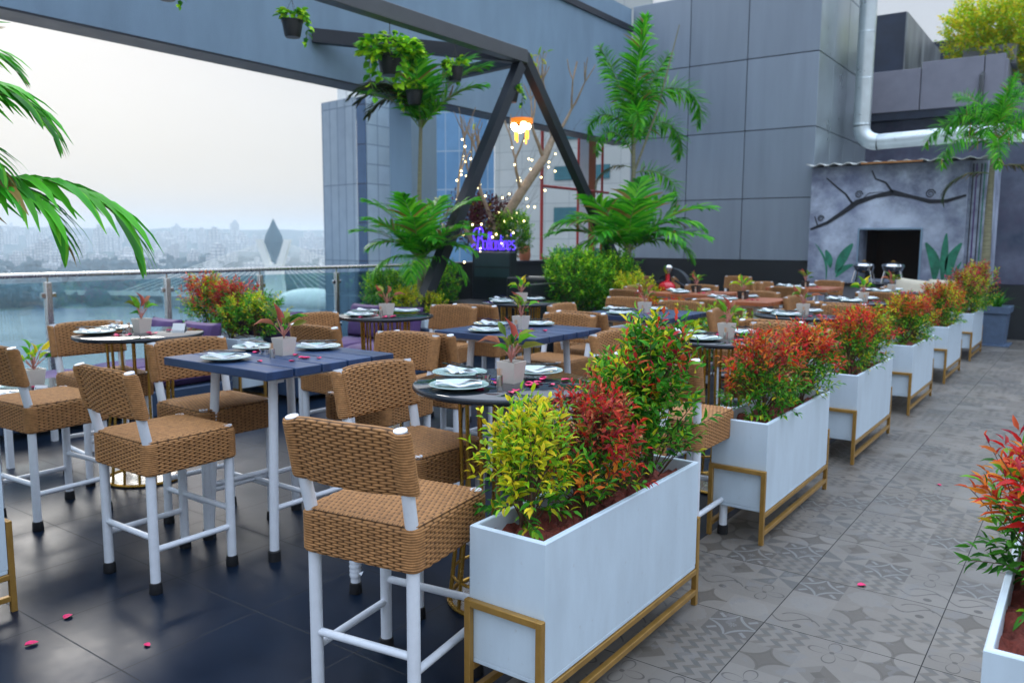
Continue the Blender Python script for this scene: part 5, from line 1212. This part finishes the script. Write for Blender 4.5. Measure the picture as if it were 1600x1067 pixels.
hanging(-6.8, 5.62, 3.80, 4.09, 0, 'black hanging pot with one trailing yellow vine, second from left', 1.15)
hanging(-6.8, 7.02, 3.72, 4.09, 1, 'black hanging pot hidden under a big mass of trailing vines', 1.6)
hanging(-6.8, 8.19, 3.78, 4.09, 2, 'black hanging pot with bright leaves nearest the frame apex', 1.15)
hanging(-7.25, 7.92, 3.50, 4.10, 3, 'black hanging pot behind the left palm crown', 1.2)
hanging(-6.85, 9.50, 3.68, 4.06, 0, 'black hanging pot just below the frame apex', 1.)
# ------------------------------------------------------------------ bare frangipani tree with fairy lights and a lantern
tt = root('bare_tree', 'bare curving frangipani tree wound with fairy lights', 'tree', (-8.05, 10.55, .3))
trm = MB(); tips = []
def limb(p0, d, ln, r, depth, rr):
    pts = [Vector(p0)]; dd = Vector(d).normalized()
    for k in range(5):
        dd = (dd+Vector((rr.uniform(-.12, .12), rr.uniform(-.12, .12), .10))).normalized(); pts.append(pts[-1]+dd*ln/5)
    trm.tube(pts, [r*(1-.42*k/5) for k in range(6)], 7)
    tips.append((pts, depth))
    if depth > 0:
        nb = 2 if depth > 1 else 3
        for j in range(nb):
            a = rr.uniform(0, 6.28); sd = Vector((math.cos(a), math.sin(a), .5)); limb(pts[-1], dd+sd*.75, ln*rr.uniform(.62, .8), r*.6, depth-1, rr)
rr = random.Random(12)
base = [Vector(p) for p in ((-.15, 0, .0), (-.05, 0, .9), (.1, .08, 1.5), (.38, .35, 2.1), (.55, .75, 2.65), (.55, 1.0, 3.0))]
trm.tube(base, [.12, .10, .09, .08, .068, .055], 10)
limb(base[-1], (.0, -.1, 1), .55, .038, 3, rr); limb(base[-1], (-.3, -.2, 1), .55, .034, 2, rr); limb(base[4], (-.1, -.7, .9), .6, .036, 2, rr)
limb(base[2], (-.2, -.8, 1.1), .75, .042, 2, rr); limb(base[3], (0, -.4, 1.2), .55, .034, 2, rr); limb(base[1], (-.1, -.9, .8), 1.0, .045, 3, rr); limb(base[5], (.35, .8, .7), .62, .034, 2, rr)
part('trunk', trm, 'bark', tt)
rng = np.random.default_rng(3); tp_ = [p[0][-1] for p in tips if p[1] == 0][:26]; tp_ = [t_ for i, t_ in enumerate(tp_) if i % 3 == 0]
P_ = np.array([list(t_) for t_ in tp_]*2); lf = leaves('sparse leaves', P_, rng.normal(0, .5, (len(P_), 3))+[0, 0, .6], rng.uniform(.1, .18, len(P_)), rng.uniform(.03, .04, len(P_)), pick(rng, 'yellow', len(P_)), rng); ob('foliage', lf, tt)
fs_ = root('fairy_lights', 'warm fairy lights strung through the bare tree', 'string lights', (-8.05, 10.55, .3))
wm = MB(); nb = 0; W_ = []
for pts, dep in [t_ for t_ in tips if t_[1] >= 1]:
    W_ += [p+Vector((rr.uniform(-.05, .05), rr.uniform(-.05, .05), rr.uniform(-.04, .04))) for p in pts[::2]]
for j in range(8):
    a_, b_ = Vector(base[5])+Vector((rr.uniform(-.3, .3), rr.uniform(-.2, .6), rr.uniform(0, .6))), Vector((rr.uniform(-.3, .7), rr.uniform(-.7, .3), rr.uniform(.9, 1.5)))
    line = [a_.lerp(b_, k/7)+Vector((0, 0, -.25*math.sin(PI*k/7))) for k in range(8)]; wm.tube(line, .002, 4); W_ += line
BL = MB().ball((0, 0, 0), .015, 8, 6).mesh('bulb', M['fairy'])
W_ = [p for p in W_ if p.z < 3.0]; rr.shuffle(W_)
for p in W_[:80]: b_ = ob('bulb', BL, fs_); b_.location = p; nb += 1
for j in range(0, len(W_[:80])-1):
    if (W_[j]-W_[j+1]).length < .6: wm.tube([W_[j], W_[j+1]], .0018, 4)
part('wire', wm, 'wire', fs_)
ln_ = root('lantern', 'amber wind chime lantern with glowing white bulbs hanging in the tree', 'lantern', (-6.95, 9.88, 3.34))
part('ring', MB().lathe([(.15, -.03), (.16, -.03), (.16, .03), (.15, .03), (.15, -.03)], n=28), 'amber', ln_); part('cord', MB().tube([(0, 0, .0), (0, 0, .72)], .003, 4).tube([(-.15, 0, .02), (0, 0, .2), (.15, 0, .02)], .003, 4), 'wire', ln_)
for k in range(6):
    a = k*PI/3+.3; r_ = .12 if k else .0; dz = -.07 if k % 2 else -.12
    part('bulb', MB().ball((r_*math.cos(a), r_*math.sin(a), dz), .048, 14, 8, (1, 1, .95)), 'bulb', ln_)
for k in range(4): a = k*PI/2; part('drop', MB().tube([(.11*math.cos(a), .11*math.sin(a), -.13), (.11*math.cos(a), .11*math.sin(a), -.27-.05*(k % 2))], .012, 8), 'amberglow', ln_)
shrub('darkred', (-8.35, 10.75, 1.3), .4, 'dark red leaved shrub behind the steel frame leg', None, .8)
shrub('greenhedge', (-7.75, 10.75, 1.35), .9, 'yellow green bush behind the lit purple sign', None, .72)
shrub('greenhedge', (-7.95, 9.0, .5), 2.1, 'dark green bush between pillar and black cabinet', None, .8)
jg = root('terracotta_jug', 'small terracotta jug on the low black wall', 'jug', (-8.6, 12.35, 1.26)); part('body', MB().lathe([(.09, 0), (.11, .08), (.10, .2), (.085, .25), (.09, .29), (.08, .29)], n=18), 'terracotta', jg); part('handle', MB().tube([(-.09, -.04, .22), (-.16, -.05, .18), (-.16, -.05, .1), (-.1, -.04, .06)], .014, 6), 'terracotta', jg)
# ------------------------------------------------------------------ things in the opening : red frame, terracotta column, curtain
rf = root('red_scaffold', 'red steel frame standing outside the opening', 'frame', (0, 0, 0)); X0 = -9.35
part('post', MB().tube([(X0, 14.02, -2), (X0, 14.02, 6.2)], .035, 8), 'redframe', rf); part('post', MB().tube([(X0, 15.45, -2), (X0, 15.45, 6.2)], .03, 8), 'redframe', rf); part('post', MB().tube([(X0, 16.5, -2), (X0, 16.5, 6.2)], .03, 8), 'redframe', rf)
for z in (1.25, 2.74, 4.4): part('rail', MB().tube([(X0, 14.02, z), (X0, 16.8, z)], .03, 8), 'redframe', rf)
tcx = root('terracotta_column', 'terracotta clad column outside the opening, right of the white curtain', 'column', (0, 0, 0)); part('shaft', MB().box(-9.6, -9.45, 16.05, 16.38, -3, 7.5), 'terracotta', tcx); part('cap', MB().box(-9.65, -9.40, 16.0, 16.43, 7.5, 7.7), 'facade', tcx)
ct = root('curtain', 'white curtain strip hanging beside the terracotta column', 'curtain', (0, 0, 0)); mb = MB(); vs = []
for k in range(13):
    y_ = 15.6+.035*k; xx = -9.42+.03*math.sin(k*1.9); vs += [(xx, y_, 1.0), (xx, y_-.05, 6.2)]
part('cloth', mb.add(vs, [(2*k, 2*k+2, 2*k+3, 2*k+1) for k in range(12)]), 'cloth', ct, True)
# ------------------------------------------------------------------ neighbouring towers
def brg(px): return yaw+math.atan((800-px)/1276.)
def gp(px, d): a = brg(px); return Vector((-math.sin(a)*d, math.cos(a)*d))
def slab(poly, z0, z1, mat, name, par): part(name, MB().prism([(p.x, p.y) for p in poly], z0, z1), mat, par)
g1 = root('glass_tower', 'mirror glass office tower with dark blue edge and stone side, left of the pillar', 'building', (0, 0, 0))
A_, B_, C_, D_ = gp(506, 74), gp(559, 70), gp(574, 69.3), gp(622, 72)
back = (B_-Vector((0, 0))).normalized()*22
def zt(py, px, d): return 1.58 + d*((380+(px-800)*.0052)-py)/1276.*math.cos(brg(px)-yaw)
slab([A_, B_, B_+back, A_+back], -47, zt(163, 530, 72), 'glasstower', 'mirror_facade', g1)
slab([B_+Vector((.02, .02)), C_, C_+back, B_+back+Vector((.02, .02))], -47, zt(158, 565, 69.5), 'glassdark', 'dark_edge', g1)
slab([C_+Vector((.02, .02)), D_, D_+back, C_+back+Vector((.02, .02))], -47, zt(150, 600, 71), 'stonetower', 'stone_side', g1)
E1, E2 = gp(531, 80), gp(640, 78); slab([E1, E2, E2+back*.6, E1+back*.6], zt(165, 560, 80), zt(60, 560, 80)-3.2, 'stonetower', 'upper_block', g1)
g3 = root('blue_glass_building', 'blue glass building seen through the opening beside the pillar', 'building', (0, 0, 0)); a, b = gp(640, 58), gp(771, 56); bk = a.normalized()*15; slab([a, b, b+bk, a+bk], -47, 22, 'blueglass', 'facade', g3)
part('roof_slab', MB().prism([(p.x, p.y) for p in (a, b, b+bk, a+bk)], 22.02, 22.5), 'facade', g3)
g4 = root('pale_clad_building', 'pale clad building with teal windows seen through the opening', 'building', (0, 0, 0)); a, b = gp(772, 44), gp(1010, 40); bk = b.normalized()*15
slab([a, b, b+bk, a+bk], -47, 14, 'facade2', 'facade', g4) if 'facade2' in M else None
M['facade2'] = panelmat('pale tiled facade', ((.47, .48, .45, 1), (.53, .53, .50, 1)), axis='xy', px=1.5, pz=.9, line=.02, dark=(.34, .35, .34, 1), rough=.7)
slab([a, b, b+bk, a+bk], -47, 14, 'facade2', 'facade', g4)
du = (b-a).normalized(); nn = Vector((du.y, -du.x)); nn = nn if nn.dot(a) < 0 else -nn
for px0, px1 in ((862, 903), (938, 960)):
    for pyt, pyb in ((262, 283), (325, 350), (388, 403), (200, 222)):
        d0 = 42; p0 = a+du*((gp(px0, 42)-a).dot(du)); p1 = a+du*((gp(px1, 41.5)-a).dot(du)); z0_, z1_ = zt(pyb, px0, 41.7), zt(pyt, px0, 41.7)
        q0, q1 = p0+nn*.06, p1+nn*.06; part('window', MB().prism([(p.x, p.y) for p in (p0+nn*.003, p1+nn*.003, q1, q0)], z0_, z1_), 'tealglass', g4)
# ------------------------------------------------------------------ lake, shore, hills, bridge, far town
WZ = -46.
structm('lake', MB().add([(-1500, -900, WZ+.05), (-60, -900, WZ+.05), (-60, 900, WZ+.05), (-380, 640, WZ+.05), (-520, 450, WZ+.05), (-610, 260, WZ+.05), (-650, 0, WZ+.05), (-700, -900, WZ+.05)], [(0, 1, 2, 3, 4, 5, 6, 7)]) if False else
        MB().add([(-8.9, -900, WZ+.05), (-8.9, 700, WZ+.05), (-330, 640, WZ+.05), (-490, 470, WZ+.05), (-600, 260, WZ+.05), (-640, 0, WZ+.05), (-660, -900, WZ+.05)], [(0, 1, 2, 3, 4, 5, 6)]), 'water')
structm('ground', MB().add([(-7000, -5000, WZ), (3000, -5000, WZ), (3000, 7000, WZ), (-7000, 7000, WZ)], [(0, 1, 2, 3)]), 'ground')
def hills(name, d0, d1, h0, h1, seed, mat):
    rng = random.Random(seed); ph = [rng.uniform(0, 6.28) for _ in range(8)]; n, m = 150, 14; vs = []
    for j in range(m+1):
        d = d0+(d1-d0)*j/m
        for i in range(n+1):
            a = math.radians(-5+100*i/n)                      # bearing left of +Y
            z = sum(math.sin(a*f_+ph[k]+d*.002*k)*am for k, (f_, am) in enumerate(((7, .3), (13, .22), (29, .14), (57, .10), (111, .07), (190, .05), (333, .04))))
            prof = (j/m)**.8; q = WZ+.5+(h0+(h1-h0)*prof-WZ)*max(.0, prof)*(1+.16*z)
            dd = d*(1+.01*math.sin(a*60+j)); vs.append((-math.sin(a)*dd, math.cos(a)*dd, q if j else WZ-1))
    fs = [(j*(n+1)+i, (j+1)*(n+1)+i, (j+1)*(n+1)+i+1, j*(n+1)+i+1) for j in range(m) for i in range(n)]
    o = part(name, MB().add(vs, fs), mat, None, True); o['kind'] = 'structure'; return o
hills('near_shore_hills', 660, 1300, -40, -16, 3, 'hill'); hills('far_hills', 1400, 2500, -30, 34, 8, 'hill')
# shoreline woods : one mass of canopy
rng = np.random.default_rng(9); nC = 2600; a = np.radians(rng.uniform(0, 85, nC)); d = rng.uniform(665, 1150, nC)
z = WZ+2+(d-660)/640*22+rng.uniform(0, 6, nC); c_ = np.stack([-np.sin(a)*d, np.cos(a)*d, z], 1); ico = MB().ball((0, 0, 0), 1, 7, 5); iv = np.array(ico.v); 
iq = np.array([f if len(f) == 4 else (f+(f[-1],))[:4] for f in ico.f if len(f) in (3, 4)])
s_ = rng.uniform(5, 11, (nC, 1, 1))*np.array([1, 1, .8]); vv = c_[:, None]+iv[None]*s_*(1+rng.normal(0, .12, (nC, len(iv), 1))); ff = iq[None]+(np.arange(nC)*len(iv))[:, None, None]
w_ = ob('shore_woods', npmesh('canopy', vv.reshape(-1, 3), ff.reshape(-1, 4), M['hill'])); w_['kind'] = 'stuff'; w_['label'] = 'hazy dark green woods along the far lake shore'
bds = []
for k in range(4):
    rr = random.Random(40+k); t = root('far_building', 'b', 'building'); w0, d0, h0 = ((16, 12, 15), (22, 14, 11), (12, 12, 24), (30, 16, 13))[k]
    mb = MB().box(-w0/2, w0/2, -d0/2, d0/2, -14, h0)
    if k % 2 == 0: mb.box(-w0*.2, w0*.3, -d0*.3, d0*.2, h0+.01, h0+4)
    else: mb.box(w0/2+.01, w0*.8, -d0*.4, d0*.4, -14, h0*.6)
    part('walls', mb, 'citywall', t); part('roof', MB().box(-w0/2-.5, w0/2+.5, -d0/2-.5, d0/2+.5, h0+(4.01 if 0 else -.6), h0-.05) if False else MB().box(-w0*.12, w0*.05, -d0*.1, d0*.1, h0+(4.02 if k % 2 == 0 else .02), h0+6), 'citywall', t); bds.append(t)
rr = random.Random(77); glb = 'pale hazy building on the far lake hillside'; first = [True]*4
cnt = 0
for k in range(120):
    px = rr.uniform(-60, 512) if k < 108 else rr.uniform(-400, -60); d = rr.uniform(900, 1250) if k % 2 else rr.uniform(1500, 2300)
    if 385 < px < 470 and k % 3: px -= 120
    p = gp(px, d); z = (-46+(d-660)/640*24 if d < 1300 else -24+(d-1400)/1100*50)+rr.uniform(0, 5)
    i = rr.randrange(4); sc = rr.uniform(.8, 1.3)*(.85 if d < 1300 else 1.15)
    if first[i]: first[i] = False; t = bds[i]; t.location = (p.x, p.y, z); t.rotation_euler = (0, 0, rr.uniform(0, 3)); t.scale = (sc,)*3; tag(t, glb, None, 'far lakeside buildings')
    else: dup(bds[i], (p.x, p.y, z), rr.uniform(0, 3), glb, 'far lakeside buildings', sc)
# cable stayed bridge
B0 = gp(427, 620); bd2 = root('cable_bridge', 'cable stayed bridge with an arrowhead tower crossing the lake', 'bridge', (B0.x, B0.y, 0))
ax = Vector((rt.x, rt.y)).normalized(); ang = math.atan2(ax.y, ax.x); bd2.rotation_euler = (0, 0, ang-.12)
def P3(u, z, y=0): return (u, y, z)
k_ = 620/1276.*1.01
part('arrowhead', MB().add([(0, 0, 18.5)]+[(x_, y_, z_) for z_, h_ in ((13.0, 2.6), (6, 6.3), (1.5, 7.4), (-6, 4.6)) for x_, y_ in ((-h_, 0), (0, -h_*.4), (h_, 0), (0, h_*.4))]+[(0, 0, -15)],
    [(0, 1, 2), (0, 2, 3), (0, 3, 4), (0, 4, 1)]+[(1+l*4+j, 5+l*4+j, 5+l*4+(j+1) % 4, 1+l*4+(j+1) % 4) for l in range(3) for j in range(4)]+[(13, 17, 14), (14, 17, 15), (15, 17, 16), (16, 17, 13)]), 'arrow', bd2)
for s__ in (-1, 1): part('tower_arm', MB().obox((s__*10.5, 0, 2.5), (s__*3.6, 0, -19), 4.4, 4.4).box(s__*10.6-2.2, s__*10.6+2.2, -2, 2, 1.5, 3.2), 'bridge', bd2)
part('tower_shaft', MB().add([(x_*w_2, y_*3, z_) for z_, w_2 in ((-46, 8.5), (-24, 6.2), (-15, 6.4)) for x_, y_ in ((-1, -1), (1, -1), (1, 1), (-1, 1))], [(l*4+j, l*4+(j+1) % 4, (l+1)*4+(j+1) % 4, (l+1)*4+j) for l in range(2) for j in range(4)]+[(8, 9, 10, 11)]), 'bridge', bd2)
part('deck', MB().box(-330, 200, -9, 9, -38.5, -36.5).box(-330, 200, -9.3, -9.001, -36.5, -35.2), 'bridge', bd2)
for s__ in (-1, 1):
    for k in range(14):
        part('stay_cable', MB().tube([(s__*(7.5-.15*k), 0, 1.-1.15*k), (s__*(118-7.2*k), -8, -36.4)], .22, 4), 'bridge', bd2)
for x_ in range(-320, 190, 60): part('pier', MB().box(x_-1.5, x_+1.5, -6, 6, -46, -38.51), 'bridge', bd2)
dm = gp(482, 520); dh = root('domed_hall', 'long white curved roof hall on the lake edge', 'building', (dm.x, dm.y, WZ), ang)
mb = MB(); vs = []; nU = 18
for j in range(9):
    for i in range(nU+1): u = i/nU*2-1; hh = 13*(1-u*u)**.6*math.sin(PI*(.5+.5*j/8))+.1; vs.append((u*19, -12+3*j if 0 else -14*math.cos(PI*j/16)*(1), 16+hh*1.0))
part('roof', MB().ball((0, 0, 10), 1, 24, 12, (22, 14, 9)), 'bridge', dh); part('walls', MB().lathe([(1, 0), (1, 1)], (0, 0, 0), 28), 'citywall', dh).scale = (21, 13, 11)
# ------------------------------------------------------------------ haze
hm = bpy.data.materials.new('haze air'); hm.use_nodes = True; ht_ = hm.node_tree
for n_ in list(ht_.nodes):
    if n_.type == 'BSDF_PRINCIPLED': ht_.nodes.remove(n_)
pv = ht_.nodes.new('ShaderNodeVolumePrincipled'); pv.inputs['Color'].default_value = (.80, .92, 1, 1); pv.inputs['Density'].default_value = .00032; pv.inputs['Anisotropy'].default_value = .1
ht_.links.new(pv.outputs[0], ht_.nodes['Material Output'].inputs['Volume'])
hz = ob('haze', MB().box(-2900, 400, -1000, 3000, WZ-1, 64).mesh('haze', hm, False)); hz['kind'] = 'stuff'; hz['label'] = 'pale blue haze over the lake'
# ground and lake must stay inside the haze box
for o in C.objects:
    if o.name == 'ground':
        for v in o.data.vertices: v.co.x = max(min(v.co.x, 390), -2890); v.co.y = max(min(v.co.y, 2990), -990)
